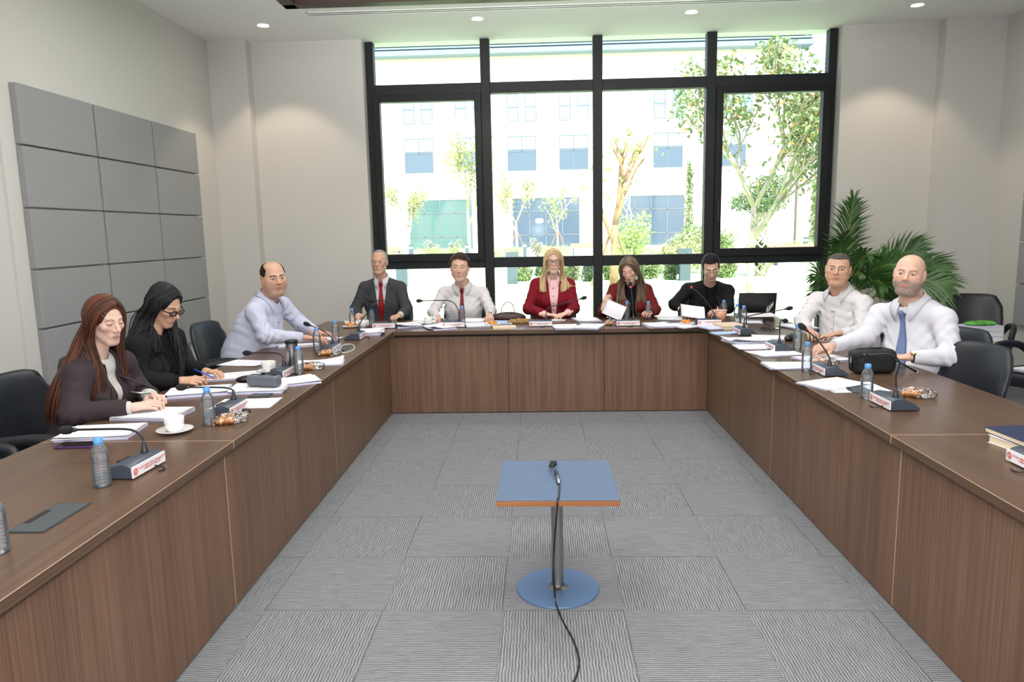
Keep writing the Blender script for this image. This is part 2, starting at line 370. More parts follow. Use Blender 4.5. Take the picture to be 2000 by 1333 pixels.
# ================================================================== TABLES
topw = wood('walnut_top', srgb(101, 79, 63), srgb(81, 61, 48), 'Y', rough=.3)
topx = wood('walnut_top_cross', srgb(101, 79, 63), srgb(81, 61, 48), 'X', rough=.3)
pnw = wood('walnut_panel', srgb(128, 99, 80), srgb(98, 72, 57), 'Z', rough=.42)
edg = mat('edge_band', srgb(190, 158, 135), .4)
blk = mat('shadow_gap', (.012, .011, .01), .7)
xl, xr_, yb_ = -1.2577, 1.3779, 6.0619; DP = .81; TT = .034; OV = .045
def unit(x0, x1, y0, y1, front, seams, label, grain, ends=()):
    """worktop section with its modesty panel. front: 'x+','x-','y-' = side the panel faces"""
    r = empty('conference_table', ((x0+x1)/2, (y0+y1)/2, 0), 0, label, 'table', 'walnut conference tables arranged in a U')
    M = Matrix.Translation((-(x0+x1)/2, -(y0+y1)/2, 0)); g = .0008
    MB().box(x0+g, x1-g, y0+g, y1-g, TH-TT, TH, M).build('tabletop', grain, r, bevel=.0015)
    e = MB()
    def pan(a, b):
        if front == 'y-' and a < xl+.01: a = xl-OV+.001
        if front == 'y-' and b > xr_-.01: b = xr_+OV-.001
        p = MB()
        if front == 'x+': p.box(x1-OV-.02, x1-OV, a+.0015, b-.0015, .008, TH-TT-.022, M)
        if front == 'x-': p.box(x0+OV, x0+OV+.02, a+.0015, b-.0015, .008, TH-TT-.022, M)
        if front == 'y-': p.box(a+.0015, b-.0015, y0+OV, y0+OV+.02, .008, TH-TT-.022, M)
        p.build('modesty_panel', pnw, r, bevel=.001)
    lim = (y0, y1) if front[0] == 'x' else (x0, x1)
    ss = [lim[0]]+list(seams)+[lim[1]]
    for a, b in zip(ss[:-1], ss[1:]): pan(a, b)
    # dark sub-frame, backing added against light leaks, pale edging strips at the joints
    k = MB()
    if front == 'x+': k.box(x1-OV-.05, x1-OV-.021, y0+.001, y1-.001, .01, TH-TT, M); k.box(x1-OV-.021, x1-OV-.012, y0+.001, y1-.001, TH-TT-.021, TH-TT, M)
    if front == 'x-': k.box(x0+OV+.021, x0+OV+.05, y0+.001, y1-.001, .01, TH-TT, M); k.box(x0+OV+.012, x0+OV+.021, y0+.001, y1-.001, TH-TT-.021, TH-TT, M)
    if front == 'y-': k.box(x0, x1, y0+OV+.021, y0+OV+.05, .01, TH-TT, M); k.box(x0, x1, y0+OV+.012, y0+OV+.021, TH-TT-.021, TH-TT, M)
    k.build('rail_backing', blk, r)
    j = MB()
    if front == 'x+':
        for s in ss[:-1]: j.box(x1-OV-.019, x1-OV+.0006, s-.0015, s+.0015, .01, TH-TT-.022, M)
        j.box(x1-.0008, x1+.0004, y0, y1, TH-.0022, TH+.0002, M)
        j.box(x0, x1, y0-.0012, y0+.0012, TH-TT, TH+.0003, M)
    if front == 'x-':
        for s in ss[:-1]: j.box(x0+OV-.0006, x0+OV+.019, s-.0015, s+.0015, .01, TH-TT-.022, M)
        j.box(x0-.0004, x0+.0008, y0, y1, TH-.0022, TH+.0002, M)
        j.box(x0, x1, y0-.0012, y0+.0012, TH-TT, TH+.0003, M)
    if front == 'y-':
        for s in ss[1:-1]: j.box(s-.0012, s+.0012, y0+OV-.0004, y0+OV+.019, .01, TH-TT-.022, M)
    j.build('edge_banding', edg, r)
    lg = {'x+': [(x0+.06, y0+.06), (x0+.06, y1-.06)], 'x-': [(x1-.06, y0+.06), (x1-.06, y1-.06)], 'y-': [(x0+.06, y1-.06), (x1-.06, y1-.06)]}[front]
    for a, b in lg: MB().box(a-.02, a+.02, b-.02, b+.02, 0, TH-TT, M).build('leg', blk, r)
    return r
unit(xl-DP, xl, .2, 2.81, 'x+', [1.3], 'left conference table section nearest the viewer, front edge out of frame', topw)
unit(xl-DP, xl, 2.812, yb_+DP, 'x+', [4.38], 'left conference table section where both seated women in dark jackets write', topw)
unit(xr_, xr_+DP, .2, 2.81, 'x-', [1.3], 'right conference table section nearest the viewer, under the dark blue notebook', topw)
unit(xr_, xr_+DP, 2.812, yb_+DP, 'x-', [4.38], 'right conference table section in front of the two men in white shirts', topw)
unit(xl+.001, -.275, yb_, yb_+DP, 'y-', [], 'back conference table section in front of the two men with red ties', topx)
unit(-.274, .545, yb_, yb_+DP, 'y-', [], 'back conference table section in front of the blonde woman', topx)
unit(.546, xr_-.001, yb_, yb_+DP, 'y-', [], 'back conference table section in front of the two people looking down', topx)
# flush cable boxes
cbm = mat('cable_box_grey', srgb(72, 78, 82), .5, metal=.1)
for i, (x, y, lab) in enumerate(((-1.475, 2.01, 'grey flush cable box lid set in the left table nearest the viewer'), (-1.47, 3.72, 'grey flush cable box lid half covered by papers, beside the grey pencil case'),
                    (-1.47, 5.2, 'grey flush cable box lid in the left table beside the white cable'), (1.6, 3.66, 'grey flush cable box lid in the right table behind the white papers'))):
    r = empty('cable_box', (x, y, TH), 0, lab, 'cable box', 'flush cable boxes in the tables')
    MB().box(-.056, .056, -.115, .115, 0, .002).build('rim', mat('cable_rim', srgb(48, 52, 56), .5), r)
    MB().box(-.05, .05, -.109, .109, .0022, .0036).build('lid', cbm, r, bevel=.001)
    MB().box(-.05, -.03, -.05, .05, .0037, .0042).build('slot', blk, r)
# ================================================================== OUTSIDE
GZ = -.05
lawn = mat('lawn_grass', srgb(190, 214, 160), .95, var=.35, vscale=1.2, bump=.5, bscale=60)
pave = mat('pale_paving', srgb(196, 190, 178), .9, var=.08, vscale=3)
struct('lawn', MB().box(-45, 60, 8.6, 44, GZ-.1, GZ), lawn)
struct('paving', MB().box(-60, 80, 44, 75, GZ-.1, GZ+.01), pave)
# courtyard building opposite
FY = 58.
cream = mat('cream_render', srgb(236, 230, 214), .9, var=.03, vscale=.6); white = mat('white_render', srgb(238, 236, 230), .9)
roofm = mat('louvre_roof', srgb(120, 140, 152), .6, metal=.2)
winf = mat('far_window_frame', srgb(96, 104, 112), .5)
pane_b = mat('far_pane_blue', srgb(120, 165, 205), .12, spec=.9); pane_g = mat('far_pane_green', srgb(70, 104, 102), .1, spec=.9)
pane_d = mat('far_pane_dark', srgb(66, 84, 102), .1, spec=.9)
bl = empty('office_building', (0, FY, GZ), 0, 'pale cream three storey building across the courtyard with a louvred metal roof edge', 'building')
wb = MB()
wb.box(-30, 20, 0, 12, 0, 15.2); wb.build('wall', cream, bl)
# white stone band between ground and first floor, pilaster strips
wb = MB(); wb.box(-30, 20, -.12, 0, 4.9, 5.9); wb.box(-30, 20, -.18, 0, 12.9, 13.2)
for x in (-11.4, -4.2, -2.9, 4.2, 5.3, 12.4): wb.box(x-.25, x+.25, -.1, 0, 0, 4.9)
wb.build('stone_band', white, bl)
rf = MB(); rf.box(-31, 20.6, -1.1, .6, 15.0, 15.35); rf.box(-31, 20.6, -.9, .6, 15.5, 15.62); rf.box(-31, 20.6, -.8, .6, 15.75, 15.87); rf.box(-31, 20.6, -.7, .6, 16., 16.2); rf.box(-31, 20.4, -.5, .6, 15.3, 16.1)
rf.build('roof_edge', roofm, bl)
def far_window(x0, x1, z0, z1, nx, zsplit, pm, blinds=False):
    f = MB(); t = .06; f.box(x0-t, x1+t, -.04, .02, z0-t, z0); f.box(x0-t, x1+t, -.04, .02, z1, z1+t); f.box(x0-t, x0, -.04, .02, z0, z1); f.box(x1, x1+t, -.04, .02, z0, z1)
    for i in range(1, nx): x = x0+(x1-x0)*i/nx; f.box(x-.035, x+.035, -.04, .02, z0, z1)
    for z in zsplit: f.box(x0, x1, -.04, .02, z-.035, z+.035)
    o = f.build('window', winf, bl)
    MB().box(x0, x1, -.015, -.005, z0, z1).build('pane', pm, o)
    if blinds: MB().box(x0, x1, -.02, -.016, z1-.95, z1).build('blind', mat('far_blind', srgb(150, 190, 200), .6), o)
for a, b in ((-10.3, -5.3), (-2.0, 3.2), (6.3, 11.4), (-18.5, -13.4)): far_window(a, b, .42, 4.2, 4 if a < 0 else 4, [1.35, 3.2], pane_g if a < -3 else pane_d, False)
for x in (-18.6, -14.5, -10.4, -6.3, -2.3, 1.75, 9.95-.9, 13.9): far_window(x, x+2.15, 6.4, 8.95, 2, [7.85], pane_d, True)
for x in (-18.6, -14.5, -10.4, -6.35, -2.3, 1.75, 9.05, 14.2):
    for dx in (0, 1.42): far_window(x+dx, x+dx+.8, 10.15, 12.7, 1, [11.2], pane_b)
# side wing on the right with entrance canopy
wg = empty('entrance_wing', (28.6, 52, GZ), 0, 'white side wing at far right outside, grey canopy slab over dark glass entrance', 'building')
MB().box(-8.3, 12, 3, 12, 0, 9.3).build('wall', white, wg)
MB().box(-8.4, 12, 0, 12, 9.2, 10.2).build('canopy', mat('grey_canopy', srgb(150, 142, 138), .8), wg)
MB().box(-4.9, -1.0, 2.9, 3.02, .3, 4.9).build('entrance_glass', pane_d, wg)
f = MB()
for x in (-4.9, -3.6, -2.3, -1.0): f.box(x-.05, x+.05, 2.82, 2.92, .3, 4.9)
f.tube([(-4.8, 2.7, 3.6), (-2.9, 2.7, 2.2)], .09); f.tube([(-4.8, 2.7, 2.7), (-2.9, 2.7, 3.8)], .09); f.build('entrance_frame', white, wg)

bark = mat('pale_bark', srgb(176, 164, 144), .9, var=.2, vscale=6); barkb = mat('brown_bark', srgb(150, 118, 88), .9, var=.2, vscale=6)
leafm = {k: mat('leaf_'+k, srgb(*c), .55, var=.3, vscale=1.5) for k, c in dict(green=(116, 136, 82), dark=(84, 106, 66), pale=(168, 174, 118), olive=(160, 168, 142), orange=(190, 156, 90), lime=(160, 186, 104)).items()}
def leaves(n, spots, size, rng, asp=.45):
    """spots: list of (centre, radius) clusters of folded leaf blades"""
    mb = MB()
    for _ in range(n):
        c, r = spots[rng.randrange(len(spots))]
        while 1:
            d = Vector((rng.uniform(-1, 1), rng.uniform(-1, 1), rng.uniform(-1, 1)))
            if d.length <= 1: break
        p = Vector(c)+Vector((d.x*r[0], d.y*r[1], d.z*r[2])) if isinstance(r, tuple) else Vector(c)+d*r
        a = Vector((rng.gauss(0, 1), rng.gauss(0, 1), rng.gauss(0, 1))).normalized(); b = a.orthogonal().normalized()
        b = Matrix.Rotation(rng.uniform(0, 6.28), 3, a) @ b; s = size*rng.uniform(.6, 1.3); nn = a.cross(b)
        v = [p-a*s*.5, p+b*s*asp*.5+nn*s*.08, p+a*s*.5, p-b*s*asp*.5+nn*s*.08]
        mb.add(v, [(0, 1, 2), (0, 2, 3)]); mb.mi[-2:] = [mb.cur]*2
    return mb
def branchy(rng, base, h, r, lvl, spread, forks, mb, tips, lean=(0, 0)):
    """recursive limbs: returns cluster tips"""
    def go(p, d, L, r, l):
        q = [p]; 
        for i in range(3):
            jt = .14 if l else .015; d = (d+Vector((rng.uniform(-jt, jt), rng.uniform(-jt, jt), .04))).normalized(); q.append(q[-1]+d*L/3)
        mb.tube(q, [r, r*.88, r*.76, r*.62], n=6 if l else 8)
        if l >= lvl: tips.append(tuple(q[-1])); return
        if l >= lvl-1 or (lvl == 4 and forks == 4 and l >= 1): tips.append(tuple(q[2]))
        if forks == 4 and l == 1: tips.append(tuple(q[1]))
        for k in range(forks):
            a = rng.uniform(0, 6.28)+k*6.28/forks; nd = (d+Vector((math.cos(a)*spread, math.sin(a)*spread, rng.uniform(-.1, .35)))).normalized()
            go(q[-1 if k < 2 else 2], nd, L*rng.uniform(.56, .74), r*.6, l+1)
    go(Vector(base), Vector((lean[0], lean[1], 1)).normalized(), h, r, 0)
def tree(name, loc, trunk_h, r, lvl, spread, forks, nleaf, leafr, leafsize, lmat, label, seed, bm=None, stakes=0, group='trees in the courtyard', crownsquash=1., cat='tree', lean=(0, 0), extra=None):
    rng = random.Random(seed); t = empty(name, (loc[0], loc[1], GZ), 0, label, cat, group)
    mb = MB(); tips = []; branchy(rng, (0, 0, 0), trunk_h, r, lvl, spread, forks, mb, tips, lean)
    mb.build('trunk', bm or bark, t, smooth=True)
    if nleaf: leaves(nleaf, [(c, leafr) for c in tips], leafsize, rng).build('foliage', lmat, t)
    if extra: leaves(nleaf//6, [(c, leafr) for c in tips], leafsize, rng).build('foliage', extra, t)
    for k in range(stakes):
        a = 2.1*k+.5; MB().tube([(math.cos(a)*.75, math.sin(a)*.75, 0), (math.cos(a)*.08, math.sin(a)*.08, 1.6)], .035).build('stake', barkb, t)
    return t
# big magnolia near the window
tree('magnolia_tree', (4.12, 14.3), 2.0, .085, 4, .56, 4, 4200, .30, .125, leafm['green'], 'tall magnolia with pale trunk and sparse orange-green leaves, filling the right pane', 23, extra=leafm['orange'])
tree('street_tree', (2.15, 20.9), 1.75, .13, 3, .36, 3, 260, .5, .16, leafm['lime'], 'pruned tree with thick brown branches and few leaves behind the third pane', 11, bm=barkb, stakes=2)
tree('ornamental_tree', (-9.3, 52), 2.1, .12, 3, .55, 3, 900, .55, .26, leafm['pale'], 'round pale green tree in front of the left ground floor window of the far building', 3)
tree('ornamental_tree', (-4.3, 45), 3.0, .13, 3, .5, 3, 1500, .6, .24, leafm['pale'], 'tallest pale green tree, behind the mullion between first and second panes', 4)
tree('ornamental_tree', (-1.5, 50), 2.2, .11, 3, .5, 3, 900, .5, .24, leafm['pale'], 'pale green tree left of the middle dark ground floor window', 8, stakes=2)
tree('ornamental_tree', (1.3, 50), 2.1, .09, 2, .7, 3, 260, .4, .24, leafm['lime'], 'small sparse bright green staked tree in front of the middle dark window', 9, stakes=3)
tree('ornamental_tree', (-8.6, 33), 2.9, .12, 3, .5, 3, 900, .5, .2, leafm['pale'], 'pale tree cut by the left edge of the window', 12)
tree('bare_sapling', (5.0, 40), 1.6, .06, 4, .5, 2, 0, 0, 0, None, 'leafless white-barked sapling on stakes, right of the thick pruned tree', 14, bm=white, stakes=3)
tree('bare_sapling', (3.7, 38), 1.5, .06, 4, .5, 2, 0, 0, 0, None, 'leafless white-barked sapling just left of the thick pruned tree', 15, bm=white, stakes=2)
def cypress(x, y, h, r, label, seed, st=0):
    rng = random.Random(seed); t = empty('cypress_tree', (x, y, GZ), 0, label, 'tree', 'trees in the courtyard')
    MB().tube([(0, 0, 0), (0, 0, h*.9)], [.06, .02]).build('trunk', barkb, t)
    leaves(1400, [((math.sin(k*2.1)*r*.2, math.cos(k)*r*.2, h*(.15+.8*k/14)), (r*(1-.5*k/14), r*(1-.5*k/14), h*.07)) for k in range(15)], .2, rng).build('foliage', leafm['green'], t)
    for k in range(st): MB().tube([((k-.5)*1.6, 0, 0), ((k-.5)*.2, 0, 2.3)], .04).build('stake', white, t)
cypress(10.2, 50, 6.0, .38, 'slim tall cypress in front of the right ground floor window', 21)
cypress(18.6, 50, 4.6, .4, 'slim staked cypress by the entrance wing at the far right', 22, 2)
# braided ficus with lattice trunk
t = empty('braided_ficus', (7.35, 24.5, GZ), 0, 'braided ficus with a vase-shaped lattice trunk and a dark bushy top', 'tree', None)
def prof(u): return .22+.44*math.exp(-((u-.34)/.17)**2)-.06*u
for half, nm in ((0, 'lattice_trunk'),):
    mb = MB()
    for k in range(9):
        for sgn in (-1, 1):
            pts = [(prof(u)*math.cos(2*math.pi*k/9+sgn*u*5.5), prof(u)*math.sin(2*math.pi*k/9+sgn*u*5.5), u*2.15) for u in [i/26 for i in range(27)]]
            mb.tube(pts, .03, n=5)
    mb.build(nm, bark, t, smooth=True)
rng = random.Random(31); leaves(2600, [((0, 0, 2.5), (.95, .95, .45)), ((.3, 0, 2.9), (.7, .7, .5)), ((-.3, 0, 2.4), (.8, .8, .35))], .12, rng).build('foliage', leafm['dark'], t)
leaves(900, [((0, 0, .7), (.3, .3, .5))], .12, rng).build('foliage', leafm['dark'], t)
# bushes
def bush(x, y, rx, ry, rz, n, m, label, seed, name='shrub', group='clipped shrubs on the lawn', size=.11, stem=True):
    rng = random.Random(seed); t = empty(name, (x, y, GZ), 0, label, 'shrub', group)
    sp = [((rng.uniform(-.5, .5)*rx, rng.uniform(-.5, .5)*ry, rz*rng.uniform(.35, 1.15)), (rx*.6, ry*.6, rz*.55)) for _ in range(7)]
    leaves(n, sp, size, rng).build('foliage', m, t)
    k = MB()
    for i in range(7):
        a = i*.9; k.tube([(0, 0, 0), (math.cos(a)*rx*.5, math.sin(a)*ry*.5, rz*1.1)], [.03, .01], n=5)
    k.build('stem', barkb, t)
i = 0
for px in (1022, 1066, 1118, 1150, 1192, 1232, 1272, 1312, 1430):
    x = onz(px, 545, GZ)[0]; i += 1
    bush(x, 23.4+.45*(i % 2), .36, .36, .42, 1100, leafm['green' if i % 2 else 'dark'], ['clipped round green shrub on the lawn', ][0]+' '+['left of the blonde woman', 'hidden behind the blonde woman', 'right of the blonde woman', 'at the left side of the centre mullion', 'at the right side of the centre mullion', 'behind the woman reading a page', 'right of the woman reading a page', 'left of the man in black', 'right of the man in black'][i-1], 40+i)
bush(5.1, 27, 1.5, 1.2, 1.0, 3000, leafm['pale'], 'large airy pale green bush in the third pane', 60, group=None, size=.14)
bush(6.6, 31, 1.0, .9, 1.25, 2600, leafm['green'], 'big green bush left of the magnolia trunk', 61, group=None, size=.14)
bush(4.3, 34, 1.0, 1.0, 1.5, 1800, leafm['lime'], 'tall bright green bush in front of the right ground floor window', 62, group=None, size=.16)
bush(8.0, 33, 1.0, 1.0, 1.0, 2200, leafm['green'], 'green bush behind the magnolia trunk', 63, group=None, size=.14)
for k, (px, l) in enumerate(((845, 'left'), (890, 'middle'), (1050, 'right'))):
    p = ony(px, 490, 46); bush(p[0], 46, .55, .5, .75, 900, leafm['olive'], f'{l} one of three small silvery olive shrubs behind the hedge', 70+k, name='olive_shrub', group='silvery olive shrubs', size=.14)
for k, (a, b, l) in enumerate(((-9.6, -8.3, 'at the left window edge'), (-7.6, -4.6, 'below the left far window'), (-3.2, -.9, 'below the second pane mullion'), (.2, 1.8, 'left of the wooden bench'), (3.2, 6.6, 'right of the wooden bench'), (7.5, 12, 'below the right far window'), (13.5, 19, 'at the right in front of the entrance wing'))):
    rng = random.Random(80+k); t = empty('hedge', ((a+b)/2, 44.6, GZ), 0, 'low trimmed green hedge '+l, 'hedge', 'low hedges across the courtyard')
    hw = (b-a)/2; leaves(int(900*hw), [((u*hw*.9, 0, .38), (.35, .35, .4)) for u in [j/8-1 for j in range(17)]], .13, rng).build('foliage', leafm['lime'], t)
    MB().tube([(-hw*.8, 0, .1), (hw*.8, 0, .1)], .03).build('stem', barkb, t)
# benches, bollards, litter bins
wbr = mat('bench_wood', srgb(190, 130, 105), .6); dk = mat('dark_post', srgb(70, 84, 92), .5)
def bench(x, y, L, label):
    t = empty('park_bench', (x, y, GZ), 0, label, 'bench', 'wooden benches in the courtyard')
    s = MB(); s.box(-L/2, L/2, -.25, .2, .42, .47); s.build('seat', wbr, t); s = MB(); s.box(-L/2, L/2, .2, .24, .62, .88); s.build('backrest', wbr, t)
    for sx in (-1, 1): MB().box(sx*L*.4-.03, sx*L*.4+.03, -.2, .24, 0, .62).build('leg', dk, t)
bench(2.7, 42.5, 1.7, 'reddish wooden bench right behind the blonde woman'); bench(-9.2, 44, 1.7, 'reddish wooden bench at the left window edge'); bench(11.2, 31, 3.0, 'long brown bench right of the braided ficus')
for k, (px, l) in enumerate(((803, 'left'), (912, 'second'), (1025, 'third'), (1573, 'rightmost, by the entrance wing'))):
    p = ony(px, 490, 43); t = empty('path_bollard', (p[0], 43, GZ), 0, f'dark square path bollard light, {l} of the row', 'bollard', 'dark path bollards')
    MB().box(-.11, .11, -.11, .11, 0, .75).build('post', dk, t); MB().box(-.1, .1, -.1, .1, .75, .87).build('lens', white, t); MB().box(-.11, .11, -.11, .11, .87, 1.0).build('cap', dk, t)
for k, (px, y, l) in enumerate(((785, 22.3, 'beside the grey haired man'), (1001, 22.6, 'left of the blonde woman'), (1337, 22.8, 'just left of the man in black'))):
    p = ony(px, 540, y); t = empty('garden_post', (p[0], y, GZ), 0, 'short dark box-shaped garden light post '+l, 'garden light', 'dark garden light posts')
    MB().box(-.16, .16, -.12, .12, 0, .72).build('post', dk, t); MB().box(-.2, .2, -.15, .15, .72, 1.0).build('cap', dk, t)
# ================================================================== PEOPLE : sculpted from smooth distance fields
def nrm(v): v = np.asarray(v, float); return v/np.linalg.norm(v)
def smin(a, b, k): h = np.maximum(k-np.abs(a-b), 0)/k; return np.minimum(a, b)-h*h*k*.25
def smax(a, b, k): return -smin(-a, -b, k)
def sph(p, c, r): return np.linalg.norm(p-np.asarray(c), axis=1)-r
def ell(p, c, r):
    q = p-np.asarray(c); r = np.asarray(r, float); k0 = np.linalg.norm(q/r, axis=1); k1 = np.linalg.norm(q/(r*r), axis=1)+1e-9
    return k0*(k0-1)/k1
def cone(p, a, b, ra, rb):
    a = np.asarray(a, float); b = np.asarray(b, float); d = b-a; t = np.clip((p-a)@d/(d@d), 0, 1)
    return np.linalg.norm(p-a-t[:, None]*d, axis=1)-(ra+(rb-ra)*t)
def etube(p, a, b, u, ra, rb):
    """tube a->b; u = wide axis; ra=(wide,deep) radii at a, rb at b"""
    a = np.asarray(a, float); b = np.asarray(b, float); L = np.linalg.norm(b-a); w_ = (b-a)/L; u = nrm(u-np.dot(u, w_)*w_); f = np.cross(w_, u)
    q = p-a; z = q@w_; t = np.clip(z/L, 0, 1); R0 = ra[0]+(rb[0]-ra[0])*t; R1 = ra[1]+(rb[1]-ra[1])*t
    x = q@u; y = q@f; c = (z-t*L); k0 = np.sqrt((x/R0)**2+(y/R1)**2+(c/R1)**2); k1 = np.sqrt((x/R0**2)**2+(y/R1**2)**2+(c/R1**2)**2)+1e-9
    return k0*(k0-1)/k1
def surfnet(f, lo, hi, h):
    """naive surface nets with a coarse pre-pass; returns verts, quads"""
    lo = np.asarray(lo, float); hi = np.asarray(hi, float); S = 4
    n = (np.ceil((hi-lo)/(h*S))).astype(int)+1; H = h*S
    g = np.stack(np.meshgrid(*[lo[i]+H*np.arange(n[i]) for i in range(3)], indexing='ij'), -1)
    cv = f(g.reshape(-1, 3)).reshape(n); N = (n-1)*S+1
    V = np.full(N, 1.0, np.float32)
    near = np.abs(cv) < H*2.2
    # fill far areas with coarse sign
    idx = [np.minimum((np.arange(N[i])+S//2)//S, n[i]-1) for i in range(3)]
    V = cv[np.ix_(*idx)].astype(np.float32)
    nb = near[np.ix_(*idx)]
    I = np.argwhere(nb); P = lo+I*h
    out = np.empty(len(P), np.float32)
    for s in range(0, len(P), 400000): out[s:s+400000] = f(P[s:s+400000])
    V[I[:, 0], I[:, 1], I[:, 2]] = out
    ins = V < 0
    c = np.zeros(np.array(N)-1, np.int8)
    for dx in (0, 1):
        for dy in (0, 1):
            for dz in (0, 1): c += ins[dx:N[0]-1+dx, dy:N[1]-1+dy, dz:N[2]-1+dz]
    act = (c > 0) & (c < 8); A = np.argwhere(act); vid = -np.ones(act.shape, np.int64); vid[act] = np.arange(len(A))
    acc = np.zeros((len(A), 3)); cnt = np.zeros(len(A))
    for ax in range(3):
        o1 = [a for a in range(3) if a != ax]
        for d1 in (0, 1):
            for d2 in (0, 1):
                off = np.zeros(3, int); off[o1[0]] = d1; off[o1[1]] = d2; B = A+off; C = B.copy(); C[:, ax] += 1
                va = V[B[:, 0], B[:, 1], B[:, 2]]; vb = V[C[:, 0], C[:, 1], C[:, 2]]; m = (va < 0) != (vb < 0)
                t = np.where(m, va/(va-vb+1e-12), 0); pt = off.astype(float)[None].repeat(len(A), 0); pt[:, ax] += t
                acc[m] += pt[m]; cnt[m] += 1
    verts = lo+(A+acc/np.maximum(cnt, 1)[:, None])*h
    quads = []
    for ax in range(3):
        b, c_ = [(1, 2), (2, 0), (0, 1)][ax]
        s0 = [slice(1, -1)]*3; s0[ax] = slice(0, N[ax]-1)
        s1 = list(s0); s1[ax] = slice(1, N[ax])
        va = ins[tuple(s0)]; vb = ins[tuple(s1)]
        E = np.argwhere(va != vb); 
        if not len(E): continue
        fl = va[E[:, 0], E[:, 1], E[:, 2]]
        e = E.copy(); 
        for k in (b, c_): e[:, k] += 1
        q = []
        for db, dc in ((-1, -1), (0, -1), (0, 0), (-1, 0)):
            i = e.copy(); i[:, b] += db; i[:, c_] += dc; q.append(vid[i[:, 0], i[:, 1], i[:, 2]])
        q = np.stack(q, 1); q[~fl] = q[~fl][:, ::-1]; quads.append(q)
    q = np.concatenate(quads); q = q[(q >= 0).all(1)]
    return verts, q
def np_mesh(name, parts, mats, parent=None, smooth=True):
    """parts: list of (verts, quads, colours or None, material index)"""
    V = np.concatenate([p[0] for p in parts]); off = 0; Q = []; MI = []; C = []; anyc = any(p[2] is not None for p in parts)
    for v, q, c, mi in parts:
        Q.append(q+off); MI.append(np.full(len(q), mi)); off += len(v); C.append(c if c is not None else np.ones((len(v), 3))*.5)
    Q = np.concatenate(Q); MI = np.concatenate(MI); C = np.concatenate(C)
    me = bpy.data.meshes.new(name); me.vertices.add(len(V)); me.vertices.foreach_set('co', V.astype(np.float32).ravel())
    k = Q.shape[1]; me.loops.add(len(Q)*k); me.loops.foreach_set('vertex_index', Q.astype(np.int32).ravel())
    me.polygons.add(len(Q)); me.polygons.foreach_set('loop_start', np.arange(0, len(Q)*k, k, dtype=np.int32)); me.polygons.foreach_set('material_index', MI.astype(np.int32))
    me.update(calc_edges=True)
    if anyc:
        at = me.color_attributes.new('Col', 'FLOAT_COLOR', 'POINT'); at.data.foreach_set('color', np.concatenate([np.clip(C, 0, 1), np.ones((len(C), 1))], 1).astype(np.float32).ravel())
    return link_mesh(name, me, mats, parent, smooth)
def vcol_mat(name, rough=.5, sss=.0, bump=.0, bscale=600, spec=.4, sheen=0, coat=0):
    m = mat(name, (.5, .5, .5), rough, spec=spec, bump=bump, bscale=bscale, sss=sss, sheen=sheen, coat=coat); n = m.node_tree
    a = n.nodes.new('ShaderNodeVertexColor'); a.layer_name = 'Col'; n.links.new(a.outputs[0], n.nodes['Principled BSDF'].inputs['Base Color']); return m
skinm = vcol_mat('skin', .48, .12, .12, 500, .35)
def hair_mat(name, c1, c2, rough=.38):
    m = mat(name, c1, max(rough, .45), spec=.12); n = m.node_tree; b = n.nodes['Principled BSDF']; L = n.links.new
    tc = n.nodes.new('ShaderNodeTexCoord'); mp = n.nodes.new('ShaderNodeMapping'); mp.inputs['Scale'].default_value = (220, 220, 14); L(tc.outputs['Object'], mp.inputs[0])
    t = n.nodes.new('ShaderNodeTexNoise'); t.inputs['Scale'].default_value = 1; t.inputs['Detail'].default_value = 3; L(mp.outputs[0], t.inputs['Vector'])
    r = n.nodes.new('ShaderNodeValToRGB'); r.color_ramp.elements[0].position = .38; r.color_ramp.elements[1].position = .66
    r.color_ramp.elements[0].color = (*c2, 1); r.color_ramp.elements[1].color = (*c1, 1); L(t.outputs[0], r.inputs[0]); L(r.outputs[0], b.inputs['Base Color'])
    bp = n.nodes.new('ShaderNodeBump'); bp.inputs['Strength'].default_value = .55; bp.inputs['Distance'].default_value = .003; L(t.outputs[0], bp.inputs['Height']); L(bp.outputs[0], b.inputs['Normal'])
    return m
def sm(x, a, b): t = np.clip((x-a)/(b-a), 0, 1); return t*t*(3-2*t)
